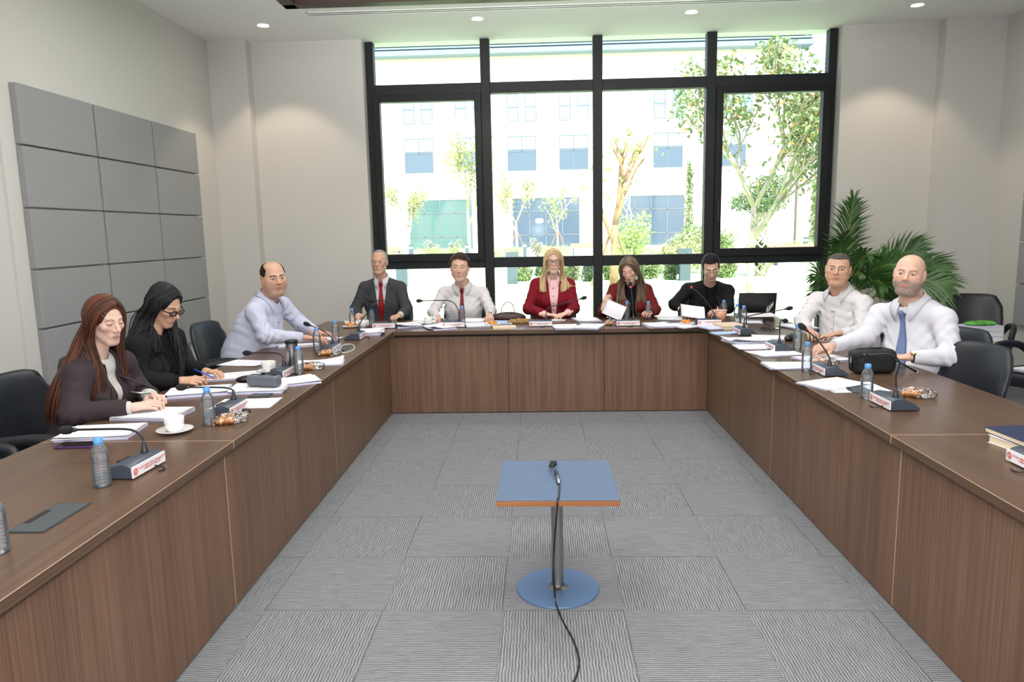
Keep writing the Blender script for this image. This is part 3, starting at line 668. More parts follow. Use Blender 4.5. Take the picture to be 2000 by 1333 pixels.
# ------------------------------------------------------------------ head, in its own frame: x = person's left, y = face, z = up
def head_sdf(p, F):
    fw, jw, fat = F.get('fw', 1.), F.get('jw', 1.), F.get('fat', 0.)
    q = p.copy(); q[:, 0] = np.abs(q[:, 0])/fw
    d = ell(q, (0, -.014, .036), (.0745, .094, .084))
    d = smin(d, ell(q, (0, .022, -.028), (.061*jw+.006*fat, .068, .083)), .03)
    d = smin(d, ell(q, (0, .062, -.095), (.024*jw, .020, .019)), .025)
    d = smin(d, cone(q, (.052*jw, .000, -.052), (.016, .060, -.096), .017+.006*fat, .014), .03)
    if fat: d = smin(d, ell(q, (0, .030, -.112), (.05, .045, .022*fat+.012)), .03); d = smin(d, ell(q, (.040, .045, -.050), (.026, .028, .034)), .025)
    br = .0 if F.get('female') else 1.
    d = smin(d, cone(q, (0, .080+.003*br, .026), (.034, .069+.003*br, .027), .011, .010), .014)
    d = smin(d, ell(q, (.041, .058, -.014), (.020, .020, .017)), .02)
    d = smax(d, -ell(q, (.031, .102, .008), (.018, .020, .012)), .014)
    d = smin(d, ell(q, (.0305, .0745, .0075), (.0150, .0130, .0112)), .005)
    n = F.get('nose', 1.)
    d = smin(d, cone(q, (0, .085, .016), (0, .106*1+.003*n, -.022), .0065*n, .0098*n), .012)
    d = smin(d, ell(q, (.0115*n, .096, -.027), (.0075*n, .010, .0070*n)), .006)
    zm = -.061
    d = smin(d, ell(q, (0, .074, zm), (.028, .018, .018)), .014)
    lip = F.get('lip', 1.); sml = F.get('smile', 0.)
    zc = zm+.35*sml*(q[:, 0]/.024)**2*.01*2
    ql = q.copy(); ql[:, 2] -= zc-zm; ql[:, 1] += .45*(q[:, 0]**2)/.03
    d = smin(d, cone(ql, (0, .0895, zm+.0045), (.019, .0885, zm+.002), .0042*lip, .0024), .004)
    d = smin(d, cone(ql, (0, .0885, zm-.0060), (.016, .0880, zm-.0035), .0052*lip, .0026), .004)
    d = smax(d, -cone(ql, (0, .0965, zm-.0004), (.022, .095, zm+.0002), .0022, .0014), .003)
    # ears
    e = ell(q, (.0775, -.010, -.002), (.0085, .0185, .0305)); e = smax(e, -ell(q, (.086, -.006, .002), (.006, .011, .018)), .004); d = smin(d, e, .010)
    return d
def head_col(p, F):
    sk = np.array(F['skin']); C = np.repeat(sk[None], len(p), 0); x = np.abs(p[:, 0])/F.get('fw', 1.); y = p[:, 1]; z = p[:, 2]; fr = y > .03
    def mixc(c, m): 
        nonlocal C; m = np.clip(m, 0, 1)[:, None]; C = C*(1-m)+np.array(c)*m
    red = sk*np.array([1.06, .80, .78])
    mixc(red, .55*np.exp(-((x-.042)/.022)**2-((z+.025)/.022)**2)*fr); mixc(red, .6*np.exp(-((x)/.014)**2-((z+.024)/.012)**2)*(y > .085)); mixc(red, .5*(x > .074))
    if F.get('beard'):
        bm = sm(-z, .028, .052)*(y > -.02)*sm(y, -.03, .01); bm = bm*(1-np.exp(-((x)/.022)**2-((z+.061)/.0075)**2)); bm = np.maximum(bm, .9*np.exp(-(x/.026)**4-((z+.044)/.006)**2)*fr)
        bm *= 1-sm(-z, .125, .15); nz = np.array([mnoise.noise(Vector(v)*260) for v in p[(bm > .02)]]); k = np.zeros(len(p)); k[bm > .02] = nz
        mixc(F['beard'][0], bm*F['beard'][1]*(.85+.9*k))
    # sockets a touch darker skin, brows, lashes, eyes
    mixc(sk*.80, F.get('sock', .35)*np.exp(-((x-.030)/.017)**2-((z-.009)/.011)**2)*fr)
    bc = F.get('brow', (.05, .03, .02)); bt = F.get('browt', .0038); zb = F.get('browz', .0275)+.004*np.sin(np.clip((x-.012)/.034, 0, 1)*3.0)-.003*sm(x, .034, .048)
    mixc(bc, F.get('browa', .85)*sm(x, .008, .015)*(1-sm(x, .042, .051))*(1-sm(np.abs(z-zb), bt*.5, bt*1.25))*fr)
    op = F.get('eye', 1.); ex = x-.0305; zc = .0075
    hh = .0055*op*np.sqrt(np.clip(1-(ex/.0145)**2, 0, 1)); inn = (np.abs(z-zc) < hh) & fr
    if op > .2:
        mixc((.62, .58, .55), inn*1.); gx, gz = F.get('gaze', (0, 0)); sx = np.sign(p[:, 0]); r = np.hypot((x-.0305-gx*sx), (z-zc-gz-.0005))
        mixc(F.get('iris', (.07, .035, .02)), inn*(r < .0062)); mixc((.004, .004, .004), inn*(r < .0028))
    lash = np.exp(-((z-zc-hh*.95-.0006+ (0.001 if op > .2 else .003))/.0016)**2)*(np.abs(ex) < .0155)*fr; mixc((.02, .012, .01), lash*(.85 if F.get('female') else .65))
    if F.get('female'): mixc((.02, .012, .01), .5*np.exp(-((z-zc+hh)/.0012)**2)*(np.abs(ex) < .013)*fr)
    # lips
    sml = F.get('smile', 0.); zm = -.061+.007*sml*(x/.024)**2; lc = F.get('lipc', sk*np.array([.82, .50, .48]))
    up = (z-zm < .0072*(1-(x/.026)**2)*F.get('lip', 1.)) & (z-zm > -.0105*(1-(x/.024)**2)*F.get('lip', 1.)) & (x < .0255) & (y > .06)
    mixc(lc, up*.85); mixc(np.array(lc)*.25, np.exp(-((z-zm)/.0011)**2)*(x < .024)*(y > .06)*.8)
    if F.get('frown'): mixc(sk*.7, .6*np.exp(-((x-.030+.25*(z+.03))/.0022)**2)*(z < -.028)*(z > -.06)*fr)
    if F.get('stubble'): mixc(sk*.55, F['stubble']*sm(-z, .025, .05)*(y > -.01)*(1-sm(-z, .12, .14)))
    if F.get('buzz'):  # cropped hair painted as roots under the hair shell
        pass
    return C
def rotm(yaw, pitch=0, roll=0):
    """columns = local axes in world. yaw 0 = facing +Y, positive turns to the person's left (counter-clockwise from above); pitch>0 looks down"""
    return np.array((Matrix.Rotation(yaw, 3, 'Z') @ Matrix.Rotation(-pitch, 3, 'X') @ Matrix.Rotation(roll, 3, 'Y')).transposed().transposed())
# ------------------------------------------------------------------ hand in its own frame: y along fingers, z = back of hand, thumb on +x side (side=1) or -x
def hand_geo(side, curl, spread=.0, thumb=.5, scale=1., nails=None, skin=(.5, .3, .25), stub=.05):
    bx = [.030, .010, -.010, -.029]; by = [.088, .092, .088, .078]; ln = [(.041, .024, .019), (.046, .028, .020), (.042, .026, .019), (.033, .020, .017)]
    rr = [.0088, .0090, .0086, .0076]; segs = []; tips = []
    for i in range(4):
        c = curl[i] if isinstance(curl, (list, tuple)) else curl
        p = np.array([bx[i], by[i], 0.]); ang = -c*.35; dx = (1.5-i)*spread
        for j in range(3):
            ang2 = ang-c*(.55 if j else .25)*1.0*(j > 0); ang = ang2 if j else ang
            d = np.array([dx, math.cos(ang), math.sin(ang)]); d /= np.linalg.norm(d); q = p+d*ln[i][j]
            segs.append((p, q, rr[i]*(1-.07*j), rr[i]*(1-.07*(j+1)))); 
            if j == 2: tips.append((q, np.array([0, -math.sin(ang), math.cos(ang)]), d))
            p = q; ang -= c*.62
    t0 = np.array([.026, .022, -.008]); t1 = t0+np.array([.022, .030, -.006-.01*thumb]); t2 = t1+np.array([.010-.018*thumb, .030, -.006-.008*thumb]); t3 = t2+np.array([.002-.022*thumb, .024, -.004-.004*thumb])
    th = [(t0, t1, .0135, .0115), (t1, t2, .0112, .0098), (t2, t3, .0098, .0082)]; tips.append((t3, np.array([.5, 0, .85]), nrm(t3-t2)))
    def f(p):
        p = p/scale; p = p.copy(); p[:, 0] *= side
        d = etube(p, (.0, .015, 0), (.0, .078, .001), np.array([1., 0, 0]), (.026, .0145), (.040, .0125))
        d = smin(d, cone(p, (0, -stub, 0), (0, .015, 0), .0205+.09*stub, .0205), .02)
        d = smin(d, ell(p, (.022, .035, -.008), (.016, .028, .013)), .01)
        for a, b, ra, rb in th: d = smin(d, cone(p, a, b, ra, rb), .008)
        g = None
        for k, (a, b, ra, rb) in enumerate(segs):
            s = cone(p, a, b, ra, rb)
            if k % 3 == 0: g = s
            else: g = smin(g, s, .004)
            if k % 3 == 2: d = smin(d, g, .0055)
        # knuckles
        for i in range(4): d = smin(d, sph(p, (bx[i], by[i]-.002, .0035), .0085), .006)
        return d*scale
    lim = .225*scale
    v, q = surfnet(f, (-.075*scale, -.085*scale, -.11*scale), (.075*scale, lim, .045*scale), .0023)
    pl = v/scale; pl = pl.copy(); pl[:, 0] *= side; C = np.repeat(np.array(skin)[None], len(v), 0)
    red = np.array(skin)*np.array([1.05, .78, .75])
    for tp, nn, dd in tips:
        m = np.exp(-(np.linalg.norm(pl-tp, axis=1)/.013)**2)[:, None]*.5; C = C*(1-m)+red*m
        c = tp+nn*.0075+dd*.001; m = (np.linalg.norm((pl-c), axis=1) < (.0075 if nails is not None else .006)) & (((pl-tp)@nn) > .002)
        C[m] = nails if nails is not None else np.array(skin)*np.array([1.1, 1.0, 1.0])
    for i in range(4):
        m = np.exp(-(np.linalg.norm(pl-np.array([bx[i], by[i], .011]), axis=1)/.009)**2)[:, None]*.35; C = C*(1-m)+red*m
    return v, q, C
def tube_np(pts, r, n=8, flat=1.):
    mb = MB().tube(pts, r, n=n, flat=flat); v = np.array(mb.v); f = [x for x in mb.f if len(x) == 4]; return v, np.array(f)
class Person:
    def __init__(s, label, P, N, H, yaw, hyaw, hpitch, hroll, F, S1, S2, E1, E2, W1, W2, build=None, hscale=1., group=None, female=False):
        """S/E/W 1 = person's own right arm, 2 = left arm"""
        s.P, s.N, s.H = map(lambda v: np.array(v, float), (P, N, H)); s.F = F; s.yaw = yaw; s.female = female
        s.S = [np.array(S1, float), np.array(S2, float)]; s.E = [np.array(E1, float), np.array(E2, float)]; s.W = [np.array(W1, float), np.array(W2, float)]
        s.R = rotm(hyaw, hpitch, hroll); s.hs = hscale; s.b = dict(w=.165, d=.115, cw=.165, cd=.115, arm=1., belly=0., bust=0., neck=.052); s.b.update(build or {})
        s.root = empty('person', (P[0], P[1], 0), 0, label, 'person', group); s.o = s.root.location.copy()
        s.up = nrm(s.N-s.P); s.u = nrm(s.S[1]-s.S[0]); s.u = nrm(s.u-(s.u@s.up)*s.up); s.f = np.cross(s.up, s.u)
        fy = np.array([-math.sin(yaw), math.cos(yaw), 0])
        if s.f@fy < 0: s.f = -s.f
        s.C = s.P+(s.N-s.P)*.62
        s.hd = s.R[:, 1]
    def loc(s, v): return np.asarray(v)-np.array([s.o[0], s.o[1], 0])
    def add(s, name, parts, mats, **k):
        return np_mesh(name, [(s.loc(v), q, c, mi) for v, q, c, mi in parts], mats, s.root, **k)
    def h2w(s, v): return (np.asarray(v)*s.hs)@s.R.T+s.H
    def w2h(s, p): return ((p-s.H)@s.R)/s.hs
    def torso(s, p, off=0.):
        b = s.b; L = np.linalg.norm(s.N-s.P); u = s.u
        d = etube(p, s.P, s.C, u, (b['w']+off, b['d']+off), (b['cw']+off, b['cd']+off))
        d = smin(d, etube(p, s.C, s.N-s.up*.075, u, (b['cw']+.005+off, b['cd']+off), (b['cw']*.80+off, b['cd']*.72+off)), .05)
        for k in (0, 1):
            sg = -1 if k == 0 else 1
            d = smin(d, cone(p, s.N-s.up*.030+u*sg*.030, s.S[k]-s.up*.016, .040+off, .046*b['arm']+off), .045)
        if b['belly']:
            d = smin(d, ell(p, s.P+s.up*.15+s.f*.05, np.array([1, 1, 1])*(b['w']+b['belly']+off)), .08)
        if b['bust']:
            for sg in (-1, 1): d = smin(d, sph(p, s.C+s.up*.02+s.f*(b['cd']-.015)+u*sg*.072, .058*b['bust']+off), .035)
        return d
    def arms(s, p, off=0., cut=0., cuff=1.0):
        b = s.b; d = None
        for k in (0, 1):
            S, E, W = s.S[k]-s.up*.01, s.E[k], s.W[k]; We = E+(W-E)*(cuff if not isinstance(cuff, (list, tuple)) else cuff[k])
            a = smin(cone(p, S, E, .047*b['arm']+off, .039*b['arm']+off), cone(p, E, We, .040*b['arm']+off, .028+off), .022)
            if cut:
                q = (p-We)@nrm(We-E); a = smax(a, q, .004)
            d = a if d is None else smin(d, a, .012)
        return d
    def cloth_sdf(s, off, wr=.004, cut=True, cuff=1.0, seed=0):
        tw = s.b['arm']
        def f(p):
            d = smin(s.torso(p, off), s.arms(p, off*.75, True, cuff), .022)
            d = smax(d, -(p-s.P)@s.up-.13, .02)
            if wr:
                # creases: bands across the sleeves by the elbow, soft folds over the torso
                m = np.abs(d) < .05; pp = p[m]; e = np.zeros(len(pp))
                for k in (0, 1):
                    E = s.E[k]; ax = nrm(s.S[k]-s.W[k]); dd = np.linalg.norm(pp-E, axis=1); z = (pp-E)@ax
                    e += np.sin(z*120+3*np.sin(pp@s.u*28+seed)+k)*np.exp(-(dd/.12)**2)*1.3
                    S_ = s.S[k]; dd = np.linalg.norm(pp-(S_-s.up*.09+s.f*.03), axis=1); e += np.sin(((pp-S_)@(s.up*.8+s.u*(.9 if k == 0 else -.9)))*95+seed+2*np.sin(pp@s.f*20))*np.exp(-(dd/.11)**2)*.9
                a = pp@s.u; c = (pp-s.P)@s.up
                rid = lambda x: 1-2*np.abs(np.sin(x))**.7
                e += .7*rid(c*26+3.5*np.sin(a*11+seed)+seed)*np.exp(-((c-.10)/.15)**2)+.5*rid(a*24+c*30+2*np.sin(c*13+seed*2))*sm(np.abs(a), .03, .12)*.8
                d[m] += e*wr*.8
            return d
        return f
    def bounds(s, extra=.13, parts=None):
        A = np.array([s.P-s.up*.15, s.N]+s.S+s.E+s.W); return A.min(0)-extra, A.max(0)+extra
    def cast(s, f, a, c, far=.35):
        """front point on cloth f at torso coords a (sideways from N axis) and c (up along spine from P)"""
        a = np.atleast_1d(np.asarray(a, float)); c = np.atleast_1d(np.asarray(c, float))
        p = s.P+s.up*c[:, None]+s.u*a[:, None]+s.f*far; t = np.zeros(len(p))
        for _ in range(60): t += np.clip(f(p-s.f*t[:, None]), -.01, .03)*.8
        return p-s.f*t[:, None]
    def strip(s, f, left, right, n=14, m=5, th=.004, off=.003):
        """cloth band draped on f between two (a,c) polylines"""
        def res(pl):
            pl = np.array(pl, float); d = np.r_[0, np.cumsum(np.linalg.norm(np.diff(pl, axis=0), axis=1))]; t = np.linspace(0, d[-1], n); return np.stack([np.interp(t, d, pl[:, 0]), np.interp(t, d, pl[:, 1])], 1)
        Lp, Rp = res(left), res(right); G = np.array([Lp+(Rp-Lp)*j/(m-1) for j in range(m)]).transpose(1, 0, 2).reshape(-1, 2)
        P0 = s.cast(f, G[:, 0], G[:, 1]); top = P0+s.f*(off+th); bot = P0+s.f*(off-.006)
        V = np.concatenate([top, bot]); Q = []; K = n*m
        for i in range(n-1):
            for j in range(m-1):
                a = i*m+j; Q.append((a, a+1, a+m+1, a+m)); Q.append((K+a, K+a+m, K+a+m+1, K+a+1))
        bd = [j for j in range(m)]+[i*m+m-1 for i in range(1, n)]+[(n-1)*m+j for j in range(m-2, -1, -1)]+[i*m for i in range(n-2, 0, -1)]
        for a, b in zip(bd, bd[1:]+bd[:1]): Q.append((a, b, K+b, K+a))
        return V, np.array(Q)
    # ---- body
    def body(s, hands=None, neckr=None):
        F = s.F; hs = s.hs; nb = s.w2h(s.N[None]-s.up*.01)[0]; nr = (neckr or s.b['neck'])/hs
        def f(p):
            d = head_sdf(p, F); return smin(d, cone(p, (0, -.022, -.055), nb, nr, nr*1.08), .022)
        lo = np.minimum([-.1, -.125, -.16], nb-.09); hi = np.maximum([.1, .13, .13], nb+.09)
        v, q = surfnet(f, lo, hi, .0019 if not F.get('lowres') else .0026)
        parts = [(s.h2w(v), q, head_col(v, F), 0)]
        sk = np.array(F['skin'])
        # trunk, arms and legs
        kn = [s.K(k) for k in (0, 1)]
        def g(p):
            d = smin(s.torso(p, -.022), s.arms(p, -.012), .03); d = smin(d, cone(p, s.N-s.up*.06, s.N+s.up*.02, s.b['neck'], s.b['neck']), .03)
            for k in (0, 1):
                hp = s.P-s.up*.02+s.u*(-.085 if k == 0 else .085); d = smin(d, cone(p, hp, kn[k], .078, .052), .03); d = smin(d, cone(p, kn[k], s.A(k), .05, .035), .02)
            return d
        A = np.array([s.P-s.up*.15, s.N, *s.S, *s.E, *s.W, *kn, s.A(0), s.A(1)])
        v, q = surfnet(g, A.min(0)-.12, A.max(0)+.12, .014); parts.append((v, q, np.repeat(sk[None], len(v), 0), 0))
        for k, h in enumerate(hands or []):
            if h is None: continue
            d = nrm(h['d']); n = np.array(h['n'], float); n = nrm(n-(n@d)*d); x = np.cross(d, n)
            v, q, C = hand_geo(-1 if k == 0 else 1, h.get('curl', .5), h.get('spread', .04), h.get('thumb', .5), h.get('scale', .92), h.get('nails'), sk, h.get('stub', .05))
            # own right hand (k=0), palm down, fingers away: thumb points to the person's left = -x side
            M = np.stack([x, d, n], 1); parts.append((v@M.T+s.W[k], q[:, ::-1] if np.linalg.det(M) < 0 else q, C, 0))
        s.bodyo = s.add('body', parts, skinm); return s.bodyo
    def K(s, k):
        fy = np.array([-math.sin(s.yaw), math.cos(s.yaw), 0]); rt = np.array([math.cos(s.yaw), math.sin(s.yaw), 0]); return s.P+fy*.40+rt*(.11 if k == 0 else -.11)+np.array([0, 0, .49-s.P[2]-.03])
    def A(s, k):
        fy = np.array([-math.sin(s.yaw), math.cos(s.yaw), 0]); k_ = s.K(k); return np.array([k_[0]-fy[0]*.03, k_[1]-fy[1]*.03, .10])
    def trousers(s, m, skirt=False):
        def g(p):
            d = ell(p, s.P-s.up*.01, np.array([.165, .13, .13])+s.b['w']-.165)
            for k in (0, 1):
                hp = s.P-s.up*.02+s.u*(-.085 if k == 0 else .085); kn = s.K(k); d = smin(d, cone(p, hp, kn, .095, .068), .03); d = smin(d, cone(p, kn, s.A(k), .066, .052), .03)
            return smax(d, .105-p[:, 2], .01)
        A = np.array([s.P-.15, s.P+.15, s.K(0), s.K(1), s.A(0), s.A(1)]); v, q = surfnet(g, A.min(0)-.11, A.max(0)+.11, .014)
        s.add('trousers', [(v, q, None, 0)], m)
        fy = np.array([-math.sin(s.yaw), math.cos(s.yaw), 0])
        for k in (0, 1):
            a = s.A(k)*np.array([1, 1, 0]); 
            def h(p): return smax(smin(ell(p, a+fy*.07+np.array([0, 0, .035]), (.06, .06, .035)), cone(p, a+np.array([0, 0, .045]), a+fy*.15+np.array([0, 0, .03]), .042, .034), .02), .003-p[:, 2], .004)
            v, q = surfnet(h, a-np.array([.11, .11, .01]), a+fy*.1+np.array([.16, .16, .13]), .009) if False else surfnet(h, np.minimum(a, a+fy*.2)-.08, np.maximum(a, a+fy*.2)+.1, .009)
            s.add('shoe', [(v, q, None, 0)], mat('black_leather', (.012, .011, .011), .35))
    def shirt(s, m, off=.004, wr=.004, res=.0065, cuff=1., name='shirt', vee=None, seed=0, sleeves=True):
        f0 = s.cloth_sdf(off, wr, True, cuff, seed)
        if vee:
            wid, c0 = vee  # half width at neck, height (along spine) where the V closes
            Ln = np.linalg.norm(s.N-s.P)
            def f(p):
                d = f0(p); q = p-s.P; c = q@s.up; a = np.abs(q@s.u); b = q@s.f
                wdt = wid*np.clip((c-c0)/(Ln-c0), -1, 1.2); wed = np.minimum(wdt-a, b-(-.005 if True else 0)); return smax(d, wed, .004)
        else: f = f0
        # neck hole
        def g(p):
            d = f(p); n = cone(p, s.N-s.up*.03, s.N+s.up*.14, s.b['neck']+.006+off*.5, s.b['neck']+.012+off); return smax(d, -n, .006)
        lo, hi = s.bounds(); v, q = surfnet(g, lo, hi, res); s.add(name, [(v, q, None, 0)], m)
        if name == 'shirt': s.clf = s.cloth_sdf(off+.003, 0, True, cuff, seed)
        return f0
    def collar(s, m, gap=.35, name='collar', rise=.034, r=None, tip=.045, up=None):
        """folded shirt collar round the neck base, open at the front by +-gap rad"""
        nb = s.N+s.up*.0; top = s.h2w((0, -.022, -.075)); ax = nrm(top-nb)*.5+s.up*.5; ax = nrm(ax); fx = nrm(s.f-(s.f@ax)*ax); ux = np.cross(fx, ax)
        r = r or s.b['neck']+.010; n = 36; V = []; Q = []; prof = lambda g: [(r+.004, -.02), (r+.0, .005), (r+.001, rise), (r+.007, rise+.002), (r+.015, rise*.4-g*.5), (r+.026+g*.30, -.014-g), (r+.022+g*.30, -.016-g), (r+.010, rise*.3-g*.4)]
        for i in range(n+1):
            th = gap+(2*math.pi-2*gap)*i/n; fr = (math.cos(th)+1)/2; g = tip*max(0, fr)**5
            tilt = .018*(math.cos(th))
            for rr, z in prof(g): V.append(nb+(fx*math.cos(th)+ux*math.sin(th))*rr+ax*(z-tilt+.016))
        k = 8; V = np.array(V)
        if getattr(s, 'clf', None) is not None:
            I = np.arange(len(V)) % k >= 4; off = np.where(np.arange(len(V)) % k == 7, .002, .0075)
            for _ in range(4):
                q = V[I]; e = .004; d = s.clf(q); g = np.stack([s.clf(q+np.eye(3)[i]*e)-s.clf(q-np.eye(3)[i]*e) for i in range(3)], 1); g /= np.linalg.norm(g, axis=1)[:, None]+1e-9
                V[I] = q+g*np.maximum(off[I]-d, 0)[:, None]
                G3 = V.reshape(n+1, k, 3); G3[1:-1, 4:6] = .25*G3[:-2, 4:6]+.5*G3[1:-1, 4:6]+.25*G3[2:, 4:6]; V = G3.reshape(-1, 3)
            G3 = V.reshape(n+1, k, 3); q = G3[:, 5]; e = .004; g = np.stack([s.clf(q+np.eye(3)[i]*e)-s.clf(q-np.eye(3)[i]*e) for i in range(3)], 1); g /= np.linalg.norm(g, axis=1)[:, None]+1e-9
            G3[:, 6] = q-g*.004; G3[:, 7] = G3[:, 4]-g*.004; V = G3.reshape(-1, 3)
        for i in range(n):
            for j in range(k-1): a = i*k+j; Q.append((a, a+1, a+k+1, a+k))
        return s.add(name, [(np.array(V), np.array(Q), None, 0)], m)
    def tie(s, f, m, L=None, w0=.018, w1=.040, aoff=0., drift=0.):
        Ln = np.linalg.norm(s.N-s.P); c1 = Ln-.020; c0 = L if L is not None else .08; kn = c1-.035
        cs = np.linspace(c1, c0, 12); wd = [w0 if c > kn else .012+(w1-.012)*min(1, (kn-c)/.25) for c in cs]; wd = [x*(1.25 if i == 0 else 1) for i, x in enumerate(wd)]
        ctr = [aoff+drift*(c1-c) for c in cs]
        V, Q = s.strip(f, [(ctr[i]-wd[i], cs[i]) for i in range(12)], [(ctr[i]+wd[i], cs[i]) for i in range(12)], n=24, m=7, th=.006)
        kp = s.cast(f, [aoff], [c1-.012])[0]+s.f*.010+s.up*.006
        kv, kq = surfnet(lambda p: smin(cone(p, kp+s.up*.014, kp-s.up*.012, .0165, .0115), cone(p, kp+s.up*.014-s.u*.006, kp+s.up*.014+s.u*.006, .012, .012), .006), kp-.04, kp+.04, .004)
        s.add('tie', [(V, Q, None, 0), (kv, kq, None, 0)], m)
    def lapels(s, f, m, wid, c0, out=.05, name='lapel', notch=True, lw=.045):
        Ln = np.linalg.norm(s.N-s.P)
        for sg in (-1, 1):
            n = 10; cs = np.linspace(Ln-.015, c0, n); inn = [(sg*(wid*np.clip((c-c0)/(Ln-c0), 0, 1)-.002), c) for c in cs]
            pr = [0.35, .75, 1.05, 1.15, 1.0, .85, .66, .46, .24, .04] if not notch else [0.55, .8, .62, 1.2, 1.08, .9, .7, .48, .25, .04]
            outp = [(sg*(abs(inn[i][0])+lw*pr[i]), cs[i]-(.012 if notch and i == 2 else 0)) for i in range(n)]
            V, Q = s.strip(f, inn, outp, n=30, m=6, th=.0035, off=.002); s.add(name, [(V, Q, None, 0)], m)
    def buttons(s, f, m, cs, a=0., r=.0055, name='button'):
        P0 = s.cast(f, [a]*len(cs), cs)
        for p in P0: s.add(name, [tube_np([p-s.f*.001, p+s.f*.0035], r, 10)+(None, 0)] if False else [disc(p+s.f*.002, s.f, r, .003)+(None, 0)], m, smooth=False)
    # ---- hair
    def hair_cap(s, m, t=.010, cut=None, res=.0024, name='hair', tex=.0022, freq=260, extra=None):
        """shell over the skull; cut(p)->positive where there is hair"""
        F = s.F
        def f(p):
            q = p.copy(); q[:, 0] = q[:, 0]/F.get('fw', 1.)
            d = ell(q, (0, -.014, .036), (.0745+t, .094+t, .084+t)); d = smin(d, ell(q, (0, -.045, -.03), (.058+t*.8, .05+t, .06)), .03)
            d += tex*np.sin(q[:, 0]*freq+4*np.sin(q[:, 2]*60)+3*np.sin(q[:, 1]*50))*.5
            if extra: d = extra(q, d)
            return smax(d, -cut(q), .004)
        v, q = surfnet(f, (-.125, -.145, -.13), (.125, .13, .16), res); return s.h2w(v), q
    def glasses(s, m, w=.024, h=.018, r=.0018, z=.006, rimless=False, lens=None, dark=False):
        mb = MB(); fwd = .100
        for sg in (-1, 1):
            pts = []
            for i in range(21):
                a = 2*math.pi*i/20; c, t = math.cos(a), math.sin(a); pw = .75
                x = sg*.031+w*abs(c)**pw*np.sign(c); zz = z+h*abs(t)**pw*np.sign(t); pts.append((x, fwd-.25*max(0, abs(x)-.02)**1.0*.35, zz))
            mb.tube(pts, r*(.5 if rimless else 1), n=6)
            mb.tube([(sg*(.031+w), fwd-.008, z+.006), (sg*.080*s.F.get('fw', 1.), .06, z+.008), (sg*.082*s.F.get('fw', 1.), -.005, z+.006), (sg*.080, -.022, z-.012)], [r*1.1, r*1.1, r, r*.8], n=6)
        mb.tube(smoothpath([(-.0085, fwd+.001, z+.003), (0, fwd+.006, z+.006), (.0085, fwd+.001, z+.003)], 4), r, n=6)
        v = s.loc(s.h2w(np.array(mb.v))); g = MB(); g.add(v, mb.f); o = g.build('glasses', m, s.root, smooth=True)
        for sg in (-1, 1):
            pts = []
            for i in range(20):
                a = 2*math.pi*i/20; c, t = math.cos(a), math.sin(a); pts.append((sg*.031+w*.97*abs(c)**.75*np.sign(c), fwd-.002, z+h*.97*abs(t)**.75*np.sign(t)))
            l = MB(); l.add(s.loc(s.h2w(np.array(pts))), [tuple(range(20))]); l.build('lens', lens or MATS['lens_glass'], o)
        return o
    def locks(s, guides, n, spread, r0, r1, seed=0, wave=0., wfreq=30, flat=.6, k=16, fs=None, layer=.012):
        """strand bundles interpolated between guide polylines and kept outside the head and the clothes"""
        rng = random.Random(seed); C = []; RR = []
        G = [np.array([tuple(p) for p in smoothpath([tuple(x) for x in g], 6)]) for g in guides]
        G = [np.stack([np.interp(np.linspace(0, 1, k), np.linspace(0, 1, len(g)), g[:, j]) for j in range(3)], 1) for g in G]
        u = np.linspace(0, 1, k); fam = np.clip((u-.25)/.35, 0, 1)
        for i in range(n):
            x = rng.random()*(len(G)-1); a = min(int(x), len(G)-2); t = x-a; g = G[a]*(1-t)+G[a+1]*t
            o = np.array([rng.gauss(0, 1), rng.gauss(0, 1), rng.gauss(0, .3)])*spread; ph = rng.uniform(0, 6.28)
            g = g+o[None]*(.3+.9*fam[:, None])
            if wave: g = g+np.stack([np.sin(u*wfreq+ph), np.cos(u*wfreq*.9+ph*1.7), 0*u], 1)*wave*(.1+fam[:, None])
            L = 1-rng.random()**2*.16; kk = max(6, int(k*L)); C.append(g[:kk])
            RR.append([max(.0006, (r0+(r1-r0)*(j/(kk-1)))*rng.uniform(.9, 1.1)*min(1, (kk-j)/4.)) for j in range(kk)])
        if fs:
            A = np.concatenate(C); D = np.concatenate([np.full(len(c), .003+layer*rng.random()) for c in C]); A = push(fs, A, D, 3); o = 0; N_ = []
            for c in C: N_.append(A[o:o+len(c)]); o += len(c)
            for c in N_:
                for _ in range(2): c[1:-1] = .25*c[:-2]+.5*c[1:-1]+.25*c[2:]
            C = N_
        out = []
        for c, r in zip(C, RR):
            v, q = tube_np([tuple(p) for p in c], r, 6, flat); t = rng.random()**1.3; c1, c2 = s.hc; w_ = np.clip(t+.18*np.sin(np.linspace(0, 6, len(v))+rng.random()*6), 0, 1)[:, None]
            out.append((v, q, np.array(c2)*(1-w_)+np.array(c1)*w_, 0))
        return out
def disc(c, n, r, th, k=10):
    n = nrm(n); u = nrm(np.cross(n, [0.3, .2, .9])); v = np.cross(n, u); V = []; 
    for z, rr in ((0, r), (th, r), (th*1.2, r*.6)):
        for i in range(k): a = 2*math.pi*i/k; V.append(c+n*z+(u*math.cos(a)+v*math.sin(a))*rr)
    V.append(c+n*th*1.2); Q = []
    for j in range(2):
        for i in range(k): Q.append((j*k+i, j*k+(i+1) % k, (j+1)*k+(i+1) % k, (j+1)*k+i))
    for i in range(0, k, 2): Q.append((2*k+i, 2*k+i+1, 2*k+(i+2) % k, 3*k))
    return np.array(V), np.array(Q)
glassy('lens_glass', (.96, .97, .98), .05)
